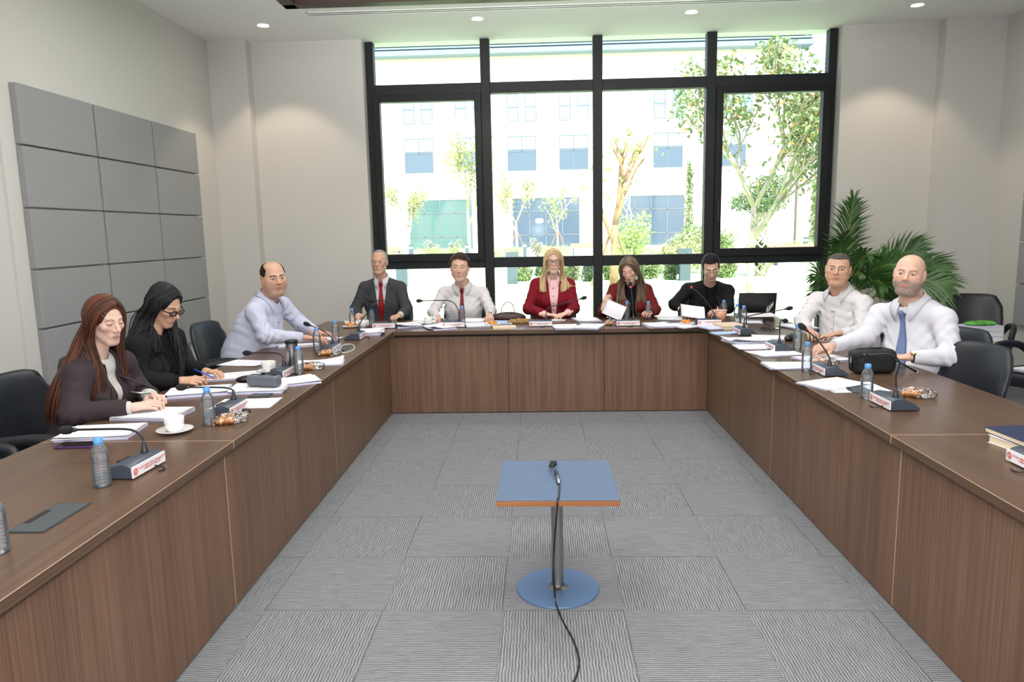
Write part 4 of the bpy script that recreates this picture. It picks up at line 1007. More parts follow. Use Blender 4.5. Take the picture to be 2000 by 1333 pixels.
# ------------------------------------------------------------------ cloth materials
def cloth(name, c, rough=.85, bump=.12, bs=900, sheen=.0, var=0, fold=1.):
    m = mat(name, srgb(*c), rough, bump=bump, bscale=bs, sheen=sheen, spec=.25, var=var, vscale=3); n = m.node_tree; L = n.links.new
    tc = n.nodes.new('ShaderNodeTexCoord'); mp = n.nodes.new('ShaderNodeMapping'); mp.inputs['Rotation'].default_value = (.4, .5, .3); mp.inputs['Scale'].default_value = (1, 1, .55); L(tc.outputs['Object'], mp.inputs[0])
    t = n.nodes.new('ShaderNodeTexNoise'); t.noise_type = 'RIDGED_MULTIFRACTAL'; t.inputs['Scale'].default_value = 7; t.inputs['Detail'].default_value = 2.5; t.inputs['Distortion'].default_value = .7; L(mp.outputs[0], t.inputs['Vector'])
    b2 = n.nodes.new('ShaderNodeBump'); b2.inputs['Strength'].default_value = .55*fold; b2.inputs['Distance'].default_value = .012
    L(t.outputs[0], b2.inputs['Height']); b1 = [x for x in n.nodes if x.type == 'BUMP' and x != b2][0]; L(b2.outputs[0], b1.inputs['Normal']); return m
whites = cloth('white_shirt', (208, 207, 216), .8); whitew = cloth('white_shirt_warm', (212, 208, 210), .8); bluesh = cloth('pale_lilac_shirt', (190, 192, 212), .8)
suit = cloth('charcoal_suit', (64, 64, 68), .85); redj = cloth('crimson_blazer', (122, 14, 32), .8); rustj = cloth('maroon_blazer', (104, 28, 28), .85)
plumj = cloth('dark_plum_blazer', (56, 46, 50), .85); blackj = cloth('black_blazer', (20, 20, 23), .85); blackt = cloth('black_top', (13, 13, 16), .9)
pinks = cloth('pink_shirt', (238, 196, 200), .8); redt = cloth('red_tie', (138, 20, 30), .45, bump=.3, bs=500); winet = cloth('wine_tie', (122, 26, 34), .45, bump=.3, bs=500); bluet = cloth('blue_grey_tie', (106, 122, 160), .45, bump=.3, bs=500)
lacem = cloth('white_lace', (200, 196, 190), .9, bump=.8, bs=260); trous = cloth('dark_trousers', (28, 28, 32), .9)
btn = mat('pearl_button', srgb(200, 200, 205), .3); dbtn = mat('dark_button', srgb(60, 40, 50), .3); gold = mat('gold', srgb(200, 160, 80), .25, metal=1); steel = mat('steel', srgb(190, 190, 192), .25, metal=1)
blackpl = MATS['black_plastic']; blea = mat('black_leather', (.012, .011, .011), .35)
NAIL = (.55, .01, .03)
def snap(p, F, o):
    p = np.array([p], float); f = lambda x: head_sdf(x, F)
    for _ in range(6):
        e = .003; g = np.stack([f(p+np.eye(3)[i]*e)-f(p-np.eye(3)[i]*e) for i in range(3)], 1); g /= np.linalg.norm(g)+1e-9; p = p+g*(o-f(p))[:, None]
    return tuple(p[0])
def push(fs, pts, d0=.004, it=3):
    pts = np.asarray(pts, float)
    for _ in range(it):
        for f in fs:
            d = f(pts); m = d < d0; dd = d0[m] if isinstance(d0, np.ndarray) else d0
            if not m.any(): continue
            q = pts[m]; e = .004; g = np.stack([f(q+np.eye(3)[i]*e)-f(q-np.eye(3)[i]*e) for i in range(3)], 1); g /= np.linalg.norm(g, axis=1)[:, None]+1e-9
            pts[m] = q+g*(dd-d[m])[:, None]
    return pts
def long_hair(s, m, cl, sides, n=150, r0=.0085, r1=.004, capt=.009, hairline=.075, wave=0., seed=1, spread=.008, partx=.01, lift=0., name='hair', wfreq=30, flat=.6):
    """sides: {+1/-1: list of (front amount, sideways, length)} from the face backwards"""
    def cut(q):
        face = ell(q, (0, .105, -.018), (.068, .100, hairline+.030)); return np.minimum(face, np.maximum(-q[:, 1]-.0+.02, q[:, 2]+.02))
    m, c1, c2 = m; s.hc = (c1, c2); cv, cq = s.hair_cap(m, capt*.8, cut); parts = [(cv, cq, np.repeat((np.array(c1)*.3+np.array(c2)*.7)[None], len(cv), 0), 0)]; n = int(n*1.7); r0 *= .8; r1 *= .8
    hf = lambda p: head_sdf(s.w2h(p), s.F)*s.hs
    rt = -s.u; Ln = 0
    for sg, prm in sides.items():
        gs = []; K = len(prm)
        for i, (fa, sa, ln) in enumerate(prm):
            t = i/(K-1); y0 = .067-.145*t; y1 = .040-.115*t; y2 = .022-.10*t; o_ = .011+lift
            sn = lambda p, o: snap(p, s.F, o)
            a = [s.h2w(sn((partx, y0, .11), o_)), s.h2w(sn((partx*.5+sg*.038, y0*.98, .09), o_)), s.h2w(sn((sg*.066, y1+.006, .060), o_)), s.h2w(sn((sg*.076, y1, .02), o_+.002)), s.h2w(sn((sg*.076, y2, -.035), o_+.004)), s.h2w((sg*(.083), y2-.008, -.10))]
            b = s.N+rt*sg*(sa*.8+.02)+s.f*fa*.6-s.up*.02
            c = s.N+rt*sg*sa+s.f*fa-s.up*(.06+ln*.35); d = s.N+rt*sg*(sa*.92)+s.f*fa*1.1-s.up*(ln*.75); e = s.N+rt*sg*(sa*.8)+s.f*(fa*1.15)-s.up*(ln)
            gs.append([*a, b, c, d, e])
        parts += s.locks(gs, n, spread, r0, r1, seed=seed+sg, wave=wave, wfreq=wfreq, flat=flat, k=26, fs=[hf, cl])
    return s.add(name, parts, m)
def watch(s, k, face=(.8, .8, .75)):
    W = s.W[k]+(s.E[k]-s.W[k])*.06; ax = nrm(s.E[k]-s.W[k]); n = nrm(np.array([0, 0, 1.])-ax[2]*ax); n = nrm(n+np.array([.2, -.5, 0])); n = nrm(n-(n@ax)*ax)
    pts = [W+(n*math.cos(a)+np.cross(ax, n)*math.sin(a))*.0285 for a in np.linspace(0, 2*math.pi, 25)]
    v, q = tube_np([tuple(p) for p in pts], .0045, 6); dv, dq = disc(W+n*.029, n, .019, .007, 20); fv, fq = disc(W+n*.0375, n, .015, .0008, 20)
    s.add('wristwatch', [(v, q, None, 0), (dv, dq, None, 1), (fv, fq, None, 2)], [blea, gold, mat('watch_face', (.8, .8, .76), .3)])
def short_hair(s, m, t, cut, **k):
    v, q = s.hair_cap(m, t, cut, **k); return s.add('hair', [(v, q, None, 0)], m)
SK = dict(tan=(.60, .35, .245), fair=(.74, .49, .38), olive=(.58, .34, .235), pink=(.68, .42, .32), pale=(.68, .45, .37))
PI = math.pi
# ---- man in charcoal suit
def man_suit():
    s = Person('grey-haired person in a charcoal suit and red tie seated at the back table left end', (-1.56, 7.22, .50), (-1.562, 7.13, 1.105), (-1.565, 7.06, 1.285), PI, PI-.02, .0, .0,
        dict(skin=SK['tan'], jw=.93, fw=.98, brow=(.30, .27, .25), browa=.4, frown=1, lip=.8, iris=(.06, .05, .04)),
        (-1.735, 7.13, 1.045), (-1.385, 7.13, 1.04), (-1.83, 7.09, .83), (-1.315, 7.05, .81), (-1.745, 6.86, .775), (-1.335, 6.82, .79), hscale=1.0, build=dict(w=.155, neck=.050))
    s.body([dict(d=(-.55, -.8, -.12), n=(0, 0, 1), curl=.45), dict(d=(-.5, -.85, -.15), n=(.1, -.35, 1), curl=1.15, spread=0)])
    sf = s.shirt(whites, .004, .002, name='shirt', seed=1); s.tie(sf, redt, .12)
    s.collar(whites, .30)
    j = s.shirt(suit, .018, .003, name='jacket', vee=(.068, .14), seed=2, cuff=.93); s.lapels(j, suit, .068, .14, lw=.055)
    gm = hair_mat('grey_hair', srgb(176, 172, 168), srgb(110, 106, 104))
    short_hair(s, gm, .0045, lambda q: smin(np.maximum(.018-q[:, 1], q[:, 2]-.104+.0*q[:, 0]), q[:, 2]+.045+.3*np.minimum(q[:, 1], 0), .02))
    s.glasses(steel, .021, .013, .0014, .004, rimless=True); s.trousers(suit)
# ---- man with wine tie
def man_tie():
    s = Person('dark-haired person in a white shirt with a thin wine-red tie', (-.76, 7.2, .48), (-.757, 7.10, 1.035), (-.768, 6.99, 1.222), PI, PI+.03, .04, -.03,
        dict(skin=SK['pink'], jw=1.05, fw=1.0, brow=(.09, .06, .045), iris=(.16, .22, .24), stubble=.18, frown=1, eye=.75, lip=.7, lipc=(.45, .2, .16), nose=1.1),
        (-.945, 7.12, .985), (-.565, 7.12, .98), (-1.045, 7.0, .79), (-.475, 6.99, .80), (-.975, 6.79, .765), (-.475, 6.79, .775), hscale=1.12, build=dict(w=.165, neck=.056))
    s.body([dict(d=(.2, -1, -.1), n=(0, 0, 1), curl=.5), dict(d=(.1, -1, -.12), n=(0, 0, 1), curl=.35)])
    f = s.shirt(whitew, .012, .006, cuff=.97, seed=3); s.collar(whitew, .34, tip=.05); s.tie(f, winet, .10, w0=.016, w1=.032)
    s.buttons(f, btn, [.10], a=.045)
    hm = hair_mat('dark_brown_hair', srgb(84, 62, 48), srgb(34, 24, 20))
    short_hair(s, hm, .013, lambda q: smin(np.maximum(.012-q[:, 1]+.35*(q[:, 2]-.02), (q[:, 2]-.084+.25*np.abs(q[:, 0]-.01))), q[:, 2]+.055, .02), tex=.007, freq=170)
    s.trousers(trous); watch(s, 1)
    # shirt pocket
# ---- blonde woman
def blonde():
    s = Person('blonde person in a crimson blazer and pink shirt with dark-framed glasses', (.14, 7.2, .52), (.14, 7.12, 1.10), (.14, 7.05, 1.262), PI, PI, .03, .0,
        dict(skin=SK['fair'], jw=.96, fw=.97, brow=(.30, .2, .12), browa=.5, female=1, iris=(.2, .25, .25), lipc=(.45, .12, .12), lip=.7, frown=1, eye=.9),
        (-.025, 7.13, 1.048), (.29, 7.13, 1.043), (-.11, 7.03, .81), (.335, 7.01, .81), (.055, 6.81, .775), (.262, 6.83, .785), hscale=.98, build=dict(w=.15, bust=.9, neck=.047), female=True)
    s.body([dict(d=(1, -.25, -.06), n=(0, -.1, 1), curl=.3, nails=(.6, .3, .28), scale=.9), dict(d=(-.75, -.55, -.18), n=(.1, -.2, 1), curl=.5, nails=(.6, .3, .28), scale=.9)])
    f = s.shirt(pinks, .004, .002, seed=4); s.collar(pinks, .5, tip=.05, r=.052)
    j = s.shirt(redj, .018, .003, name='blazer', vee=(.062, .10), seed=5, cuff=.9); s.lapels(j, redj, .062, .10, notch=False, lw=.036)
    s.buttons(f, dbtn, [.50, .43, .36, .29, .22], a=-.004)
    # sparkly brooch on her left lapel
    p = s.cast(j, [.085], [.47])[0]; b = MB()
    for k in range(9): b.ball(tuple(s.loc(p)+s.f*.004+s.u*.016*math.cos(k*2.4)*(k/9)+s.up*.028*math.sin(k*2.4)*(k/9)), .005, 8)
    b.build('brooch', mat('crystal', (.35, .4, .42), .1, metal=.8), s.root)
    hm = (vcol_mat('blonde_hair', .42, 0, 0, spec=.3), srgb(236, 214, 172), srgb(178, 146, 104))
    long_hair(s, hm, j, {1: [(.075, .085, .15), (.065, .10, .17), (.03, .115, .15), (-.03, .11, .12), (-.06, .06, .12)], -1: [(.080, .070, .15), (.065, .085, .16), (.03, .10, .15), (-.03, .11, .12), (-.06, .06, .12)]}, n=130, seed=3, partx=.0, capt=.016, lift=.004)
    s.glasses(blackpl, .0255, .020, .0026, .005); s.trousers(redj)
    nk = [s.N+(s.f*math.cos(a)*.058+s.u*math.sin(a)*.058)+s.up*(.012-.034*(math.cos(a)+1)/2) for a in np.linspace(-2.2, 2.2, 20)]
    v, q = tube_np([tuple(p) for p in nk], .0018, 6); s.add('necklace', [(v, q, None, 0)], gold)
# ---- woman reading, maroon blazer
def reader():
    s = Person('long-haired person in a maroon blazer reading a lifted page beside the centre mullion', (.92, 7.2, .50), (.885, 7.03, 1.035), (.855, 6.91, 1.175), PI, PI-.32, .38, .12,
        dict(skin=SK['pink'], jw=.90, fw=.95, brow=(.12, .08, .05), female=1, eye=.1, lipc=(.55, .07, .08), lip=1.1),
        (.735, 7.07, .985), (1.035, 7.06, .98), (.61, 6.93, .775), (1.105, 6.93, .79), (.592, 6.73, .835), (1.03, 6.73, .785), hscale=.96, build=dict(w=.145, bust=.85, neck=.045), female=True)
    s.body([dict(d=(.35, .1, .92), n=(-.75, -.6, .3), curl=[.6, .65, .7, .75], nails=NAIL, thumb=.9, scale=.9, stub=.012), dict(d=(-.4, -.9, .1), n=(.3, -.2, .9), curl=.6, nails=NAIL, scale=.9)])
    s.shirt(blackt, .004, .002, seed=6)
    # bare neckline
    j = s.shirt(rustj, .017, .004, name='blazer', vee=(.07, .10), seed=7, cuff=.98); s.lapels(j, rustj, .07, .10, lw=.045)
    hm = (vcol_mat('ash_brown_hair', .42, 0, 0, spec=.3), srgb(150, 128, 104), srgb(62, 48, 40))
    long_hair(s, hm, j, {1: [(.085, .07, .22), (.08, .10, .30), (.05, .12, .30), (-.02, .12, .26), (-.07, .06, .22)], -1: [(.11, .045, .34), (.10, .085, .36), (.07, .12, .34), (-.02, .12, .28), (-.07, .06, .22)]}, n=190, seed=7, partx=.012, capt=.013, lift=.004)
    s.trousers(trous)
# ---- man in black reading
def man_black():
    s = Person('black-haired person in a black blazer and glasses holding a sheet', (1.66, 7.22, .50), (1.65, 7.07, 1.02), (1.628, 6.93, 1.185), PI, PI-.12, .50, .10,
        dict(skin=SK['pink'], jw=.93, fw=.97, brow=(.02, .015, .012), browt=.005, eye=.1, stubble=.22),
        (1.455, 7.11, .975), (1.83, 7.09, .955), (1.295, 6.95, .835), (1.80, 6.94, .80), (1.335, 6.73, .80), (1.665, 6.74, .79), hscale=1.02, build=dict(w=.155, neck=.053, arm=1.05))
    s.body([dict(d=(.45, -.8, -.25), n=(-.5, .1, .85), curl=.6, thumb=.8), dict(d=(-.6, -.75, .0), n=(.6, .1, .8), curl=.6, thumb=.8)])
    s.shirt(blackt, .004, .002, seed=8)
    j = s.shirt(blackj, .019, .003, name='jacket', vee=(.06, .12), seed=9, cuff=[.30, .9]); s.lapels(j, blackj, .06, .12, lw=.05)
    hm = hair_mat('black_hair', srgb(44, 40, 42), srgb(12, 11, 13), .3)
    short_hair(s, hm, .010, lambda q: smin(np.maximum(.022-q[:, 1]+.2*(q[:, 2]-.02), (q[:, 2]-.080)), q[:, 2]+.02, .01), tex=.003)
    s.glasses(steel, .022, .015, .0013, .002, rimless=True); s.trousers(trous)
# ---- man on the left, pale shirt
def man_left():
    s = Person('heavy-set balding person in a pale lilac shirt at the left table', (-2.30, 5.44, .52), (-2.075, 5.42, 1.075), (-2.005, 5.385, 1.246), -1.72, -2.42, .10, .05,
        dict(skin=SK['olive'], jw=1.14, fw=1.09, fat=.9, brow=(.03, .02, .015), browt=.0055, stubble=.3, nose=1.15, frown=1, lip=.9, eye=.9),
        (-2.10, 5.235, 1.02), (-2.03, 5.61, 1.025), (-2.015, 5.17, .835), (-1.93, 5.70, .86), (-1.765, 5.29, .80), (-1.755, 5.56, .805), hscale=1.02, build=dict(w=.185, d=.15, cw=.185, cd=.145, belly=.045, neck=.064, arm=1.2))
    s.body([dict(d=(.9, .35, -.1), n=(0, 0, 1), curl=.4, scale=1), dict(d=(.95, -.2, -.1), n=(0, 0, 1), curl=.35, scale=1)])
    f = s.shirt(bluesh, .014, .006, seed=10, cuff=.95); s.collar(bluesh, .55, tip=.055); 
    V, Q = s.strip(f, [(-.016, .10), (-.016, .48)], [(.016, .10), (.016, .48)], n=24, m=4, th=.0015, off=.0006); s.add('placket', [(V, Q, None, 0)], bluesh); s.buttons(f, btn, [.44, .36, .28, .20, .12])
    hm = hair_mat('dark_brown_hair2', srgb(66, 50, 42), srgb(24, 18, 16))
    short_hair(s, hm, .006, lambda q: smin(smin(np.maximum(.035-q[:, 1], -1.), np.hypot(q[:, 0]*1.0, (q[:, 1]-.055)*.72)-.062+(.07-q[:, 2])*.75, .01), q[:, 2]+.035+.4*np.minimum(q[:, 1]+.02, 0)*-1, .012))
    s.trousers(trous)
# ---- woman black hair, left
def woman_black():
    s = Person('person with long wavy black hair and black glasses, writing with a blue pen', (-2.34, 3.98, .50), (-2.19, 3.97, 1.035), (-2.115, 3.975, 1.182), -1.62, -1.80, .50, .06,
        dict(skin=SK['olive'], jw=.92, fw=.95, brow=(.03, .02, .02), female=1, eye=.1, lipc=(.5, .18, .16), nose=1.05),
        (-2.19, 3.80, .985), (-2.16, 4.14, .985), (-2.185, 3.755, .80), (-2.16, 4.20, .80), (-2.00, 3.845, .775), (-1.99, 4.13, .775), hscale=.96, build=dict(w=.145, bust=.8, neck=.045), female=True)
    s.body([dict(d=(.98, .12, .02), n=(-.1, -.45, .9), curl=[.75, .8, .9, 1.], thumb=1., scale=.92), dict(d=(.9, -.4, 0), n=(0, 0, 1), curl=.4, scale=.9)])
    s.shirt(blackt, .004, .002, seed=11); j = s.shirt(blackj, .018, .004, name='blazer', vee=(.06, .12), seed=12, cuff=.88); s.lapels(j, blackj, .06, .12, lw=.05)
    hm = (vcol_mat('jet_black_hair', .42, 0, 0, spec=.3), srgb(38, 36, 40), srgb(8, 8, 10))
    long_hair(s, hm, j, {1: [(.04, .055, .10), (.0, .09, .12), (-.05, .11, .16), (-.09, .09, .20), (-.10, .05, .22)], -1: [(.16, .06, .36), (.15, .09, .42), (.12, .11, .40), (.04, .12, .30), (-.07, .07, .22)]}, n=170, seed=12, wave=.012, wfreq=24, partx=.0, r0=.008, capt=.009, hairline=.080)
    s.glasses(blackpl, .025, .016, .0034, .004); s.trousers(trous)
# ---- woman auburn hair, left front
def woman_auburn():
    s = Person('person with long straight auburn hair in a dark plum blazer, hands clasped on papers', (-2.33, 3.42, .48), (-2.185, 3.42, .995), (-2.115, 3.415, 1.165), -1.60, -2.02, .24, .03,
        dict(skin=SK['pale'], jw=.93, fw=.96, brow=(.16, .09, .06), browa=.7, female=1, eye=.28, lipc=(.50, .22, .20), lip=1.05, nose=1.1),
        (-2.17, 3.255, .935), (-2.155, 3.585, .935), (-2.145, 3.145, .765), (-2.14, 3.66, .78), (-1.915, 3.225, .775), (-1.925, 3.42, .785), hscale=.95, build=dict(w=.155, bust=1., neck=.046, arm=1.08), female=True)
    s.body([dict(d=(.85, .5, .06), n=(-.1, -.5, .85), curl=[.75, .8, .85, .9], thumb=.8, nails=NAIL), dict(d=(.75, -.62, .1), n=(.2, .1, .95), curl=[.55, .7, .85, .95], thumb=.7, nails=NAIL)])
    s.shirt(lacem, .004, .002, seed=13); j = s.shirt(plumj, .018, .004, name='blazer', vee=(.058, .10), seed=14, cuff=.93); s.lapels(j, plumj, .058, .10, lw=.05)
    e, w_ = s.E[0], s.W[0]
    for t in (.62, .70, .78):
        p = e+(w_-e)*t+np.array([.0, -.045, .004]); v, q = disc(p+np.array([0, .004, 0]), np.array([0, -1., .1]), .0075, .003); s.add('cuff_button', [(v, q, None, 0)], dbtn)
    hm = (vcol_mat('auburn_hair', .42, 0, 0, spec=.3), srgb(106, 58, 38), srgb(46, 24, 19))
    long_hair(s, hm, j, {1: [(.115, .075, .34), (.10, .105, .36), (.05, .13, .34), (-.04, .14, .36), (-.09, .08, .36)], -1: [(.10, .075, .16), (.08, .10, .18), (.03, .12, .2), (-.04, .12, .3), (-.09, .06, .32)]}, n=210, seed=15, partx=-.02, r0=.0085, capt=.009, hairline=.078)
    s.trousers(plumj)
# ---- man right rear, white shirt
def man_rear():
    s = Person('person with cropped greying hair in an open-necked white shirt in front of the palm', (2.40, 5.50, .52), (2.245, 5.47, 1.055), (2.20, 5.415, 1.236), 2.2, 2.66, .02, -.05,
        dict(skin=SK['tan'], jw=1.1, fw=1.11, fat=.4, brow=(.06, .045, .04), iris=(.05, .03, .02), smile=.5, nose=1.1),
        (2.135, 5.62, 1.00), (2.345, 5.31, 1.0), (1.995, 5.53, .84), (2.29, 5.16, .80), (1.965, 5.31, .80), (2.12, 5.13, .80), hscale=.97, build=dict(w=.175, d=.135, cw=.175, cd=.135, belly=.02, neck=.06, arm=1.12))
    s.body([dict(d=(-.1, -.95, -.1), n=(-.1, 0, 1), curl=.5), dict(d=(-.85, -.2, -.08), n=(0, 0, 1), curl=.45)])
    f = s.shirt(whitew, .013, .006, seed=16, cuff=.95); s.collar(whitew, .62, tip=.05)
    V, Q = s.strip(f, [(-.016, .10), (-.016, .46)], [(.016, .10), (.016, .46)], n=24, m=4, th=.0015, off=.0006); s.add('placket', [(V, Q, None, 0)], whitew); s.buttons(f, btn, [.42, .34, .26, .18])
    hm = hair_mat('salt_pepper_hair', srgb(112, 104, 100), srgb(50, 44, 42), .6)
    short_hair(s, hm, .0035, lambda q: smin(np.maximum(.020-q[:, 1], np.minimum(q[:, 2]-.078, .066-q[:, 1]-1.2*np.abs(q[:, 0])+.03)), q[:, 2]+.03, .01))
    s.trousers(trous)
# ---- bald bearded man, right front
def man_bald():
    s = Person('bald bearded person in a white shirt and blue-grey tie at the right table', (2.42, 4.46, .52), (2.255, 4.43, 1.075), (2.205, 4.395, 1.258), 2.12, 2.52, .0, -.10,
        dict(skin=SK['pink'], jw=1.08, fw=1.09, fat=.5, brow=(.10, .07, .06), browa=.7, beard=((.20, .17, .15), .85), smile=1., eye=.7, nose=1.15),
        (2.145, 4.60, 1.005), (2.34, 4.255, 1.015), (2.04, 4.56, .855), (2.335, 4.12, .80), (1.815, 4.50, .815), (2.115, 4.15, .80), hscale=.965, build=dict(w=.185, d=.15, cw=.185, cd=.145, belly=.045, neck=.062, arm=1.22))
    s.body([dict(d=(-.9, -.25, -.05), n=(-.2, -.45, .85), curl=[.6, .75, .9, 1.], thumb=.9), dict(d=(-.9, .25, -.02), n=(0, -.2, 1), curl=.45)])
    f = s.shirt(whites, .014, .006, seed=17, cuff=[.95, .92]); s.collar(whites, .36, tip=.06); s.tie(f, bluet, .06, w0=.02, w1=.042, drift=.05)
    s.trousers(trous); watch(s, 1)
for fn in (man_suit, man_tie, blonde, reader, man_black, man_left, woman_black, woman_auburn, man_rear, man_bald):
    fn()
# ================================================================== CHAIRS
lea = mat('black_upholstery', (.013, .015, .020), .42, bump=.25, bscale=500); legm = mat('black_metal', (.010, .010, .011), .4, metal=.3)
def shell_sheet(fn, nu, nv, th):
    """fn(u,v)->(point, normal); returns closed thick sheet"""
    P = np.array([[fn(i/(nu-1), j/(nv-1)) for j in range(nv)] for i in range(nu)]); du = np.gradient(P, axis=0); dv = np.gradient(P, axis=1); N_ = np.cross(du, dv); N_ /= np.linalg.norm(N_, axis=2)[:, :, None]+1e-9
    prof = np.ones((nu, nv)); 
    for i in range(nu):
        for j in range(nv):
            e = min(i, nu-1-i, j, nv-1-j); prof[i, j] = [.35, .8, .95][e] if e < 3 else 1
    A = P+N_*th/2*prof[..., None]; B = P-N_*th/2*prof[..., None]; V = np.concatenate([A.reshape(-1, 3), B.reshape(-1, 3)]); K = nu*nv; Q = []
    for i in range(nu-1):
        for j in range(nv-1): a = i*nv+j; Q.append((a, a+nv, a+nv+1, a+1)); Q.append((K+a, K+a+1, K+a+nv+1, K+a+nv))
    bd = [j for j in range(nv)]+[i*nv+nv-1 for i in range(1, nu)]+[(nu-1)*nv+j for j in range(nv-2, -1, -1)]+[i*nv for i in range(nu-2, 0, -1)]
    for a, b in zip(bd, bd[1:]+bd[:1]): Q.append((a, b, K+b, K+a))
    return V, np.array(Q)
def make_chair():
    r = empty('armchair', (0, 0, 0)); 
    # seat, front towards +y
    def sd(p):
        q = p-np.array([0, .0, .435]); b = np.array([.215, .215, .022]); d = np.abs(q)-b; return np.linalg.norm(np.maximum(d, 0), axis=1)+np.minimum(d.max(1), 0)-.03
    v, q = surfnet(sd, (-.27, -.27, .35), (.27, .27, .52), .014); np_mesh('seat', [(v, q, None, 0)], lea, r)
    def bk(u, w):
        x = (u*2-1); z = .50+w*.41; hw = .235-.02*abs(w-.5)-(.05*max(0, w-.8)/.2*abs(x)**4); return (x*hw, -.245-.075*w+.09*x*x*(1-.3*w), z-.03*abs(x)**5*(w > .5)*w)
    v, q = shell_sheet(bk, 21, 15, .05); np_mesh('backrest', [(v, q, None, 0)], lea, r)
    for sx in (-1, 1):
        pts = smoothpath([(sx*.235, -.24, .56), (sx*.27, -.15, .63), (sx*.275, .02, .65), (sx*.26, .14, .64), (sx*.245, .17, .60), (sx*.235, .165, .50), (sx*.22, .15, .42)], 5)
        MB().tube(pts, .023, n=10, flat=1.2).build('armrest', lea, r, smooth=True)
    mb = MB(); mb.tube([(0, 0, .40), (0, 0, .14)], .03, n=12); mb.build('column', legm, r, smooth=True)
    for k in range(4):
        a = math.pi/4+k*math.pi/2; MB().tube([(0, 0, .17), (math.cos(a)*.2, math.sin(a)*.2, .09), (math.cos(a)*.31, math.sin(a)*.31, .015)], [.02, .017, .013], n=8).build('leg', legm, r, smooth=True)
    return r
chair0 = make_chair(); used = False
def chair(x, y, yaw, label, group='black armchairs'):
    global used
    c = copy_tree(chair0) if used else chair0; used = True; c.location = (x, y, 0); c.rotation_euler = (0, 0, yaw); return tag(c, label, 'chair', group)
for x, y, yaw, l in ((-1.56, 7.24, PI, 'under the grey-haired person in the suit'), (-.76, 7.22, PI, 'under the person with the thin wine-red tie'), (.14, 7.24, PI, 'under the blonde person in crimson'),
        (.92, 7.22, PI-.1, 'under the long-haired reader in maroon'), (1.66, 7.24, PI, 'under the person in the black blazer'), (-2.33, 5.44, -1.65, 'under the heavy-set person in the lilac shirt'),
        (-2.36, 3.98, -1.6, 'under the person with long black hair'), (-2.35, 3.40, -1.57, 'under the person with auburn hair'), (2.44, 5.52, 2.1, 'under the cropped-hair person by the palm'), (2.38, 4.44, 2.05, 'under the bald bearded person')):
    chair(x, y, yaw, 'black armchair '+l)
chair(-2.20, 4.83, -1.25, 'empty black armchair between the black-haired writer and the lilac shirt')
chair(-2.42, 2.72, -1.25, 'empty black armchair nearest the viewer at the left frame edge')
chair(-3.0, 3.55, -1.57, 'black armchair against the left wall behind the auburn-haired person')
chair(2.11, 3.87, 1.75, 'empty dark armchair in front of the bald person, nearer the viewer')
chair(2.20, 3.18, 1.75, 'dark armchair back cut by the right frame edge at the right table')
chair(3.88, 6.52, 2.75, 'black armchair by the palm holding a stack of books')
chair(3.62, 5.25, 2.0, 'black armchair at the right frame edge with papers on its seat')

# ================================================================== PALM
def palm():
    bx, by = 3.02, 7.45; t = empty('potted_palm', (bx, by, 0), 0, 'tall leafy areca palm in the corner right of the window', 'plant')
    MB().lathe([(.13, 0), (.17, .02), (.20, .34), (.215, .36), (.215, .39), (.19, .39), (.185, .35)], 28).build('pot', mat('pot_grey', srgb(90, 88, 86), .6), t, smooth=True)
    MB().lathe([(.19, .34), (.01, .35)], 20).build('soil', mat('soil', (.03, .02, .015), .95), t)
    gm = mat('palm_leaf', srgb(62, 98, 44), .42, var=.35, vscale=5); sm_ = mat('palm_stem', srgb(130, 150, 74), .5)
    rng = random.Random(4)
    # tips given as pixel + depth; (width of leaflets)
    fr = [(1668, 384, 7.3, .30, 0), (1748, 452, 7.2, .0, 0), (1640, 470, 7.2, .22, 1), (1592, 548, 7.2, .24, 1), (1588, 600, 6.9, .2, 1), (1700, 500, 7.0, .2, 1), (1800, 492, 7.1, .30, 1), (1848, 528, 7.0, .32, 1), (1858, 560, 6.8, .32, 1), (1760, 520, 6.9, .26, 1), (1690, 540, 6.8, .24, 1), (1730, 560, 6.9, .26, 1), (1820, 590, 6.9, .28, 1), (1655, 580, 6.8, .22, 1)]
    for px, py, Y, w, arc in fr:
        tip = Vector(ony(px, py, Y))-Vector((bx, by, 0)); b0 = Vector((rng.uniform(-.08, .08), rng.uniform(-.08, .08), .36))
        mid = b0.lerp(tip, .5)+Vector((0, 0, .30 if arc else .06)); m1 = b0.lerp(mid, .45)+Vector((0, 0, .10 if arc else 0))
        path = smoothpath([b0, m1, mid, b0.lerp(tip, .80)+Vector((0, 0, .17 if arc else .02)), tip], 7); n = len(path)
        st = MB().tube(path, [.008*(1-.75*i/n) for i in range(n)], n=6); so = st.build('frond_stem', sm_, t, smooth=True)
        if w == 0: continue
        lv = MB(); i0 = int(n*.42)
        for i in range(i0*3, (n-1)*3):
            f = i/3; a = path[int(f)].lerp(path[int(f)+1], f-int(f)); tg = (path[min(int(f)+1, n-1)]-path[int(f)]).normalized()
            sd = tg.cross(Vector((.1, -1, .25))).normalized(); u = (f-i0)/(n-1-i0); L = w*.82*(.45+.9*math.sin(min(1, u*1.05+.12)*math.pi)**.7)*(.85+.3*rng.random())
            for s_ in (-1, 1):
                d = (tg*(.75+.5*u)+sd*s_*(.85-.35*u)+Vector((0, rng.uniform(-.25, .25), -.12))).normalized(); nrm_ = d.cross(tg).normalized(); wd = d.cross(nrm_).normalized()*.0095
                m = a+d*L*.5+Vector((0, 0, .01)); e = a+d*L+Vector((0, 0, -.10*L/.3*.5)); lv.add([a-wd*.4, a+wd*.4, m+wd, m-wd, e], [(0, 1, 2, 3), (3, 2, 4)])
        lv.build('foliage', gm, t)
palm()

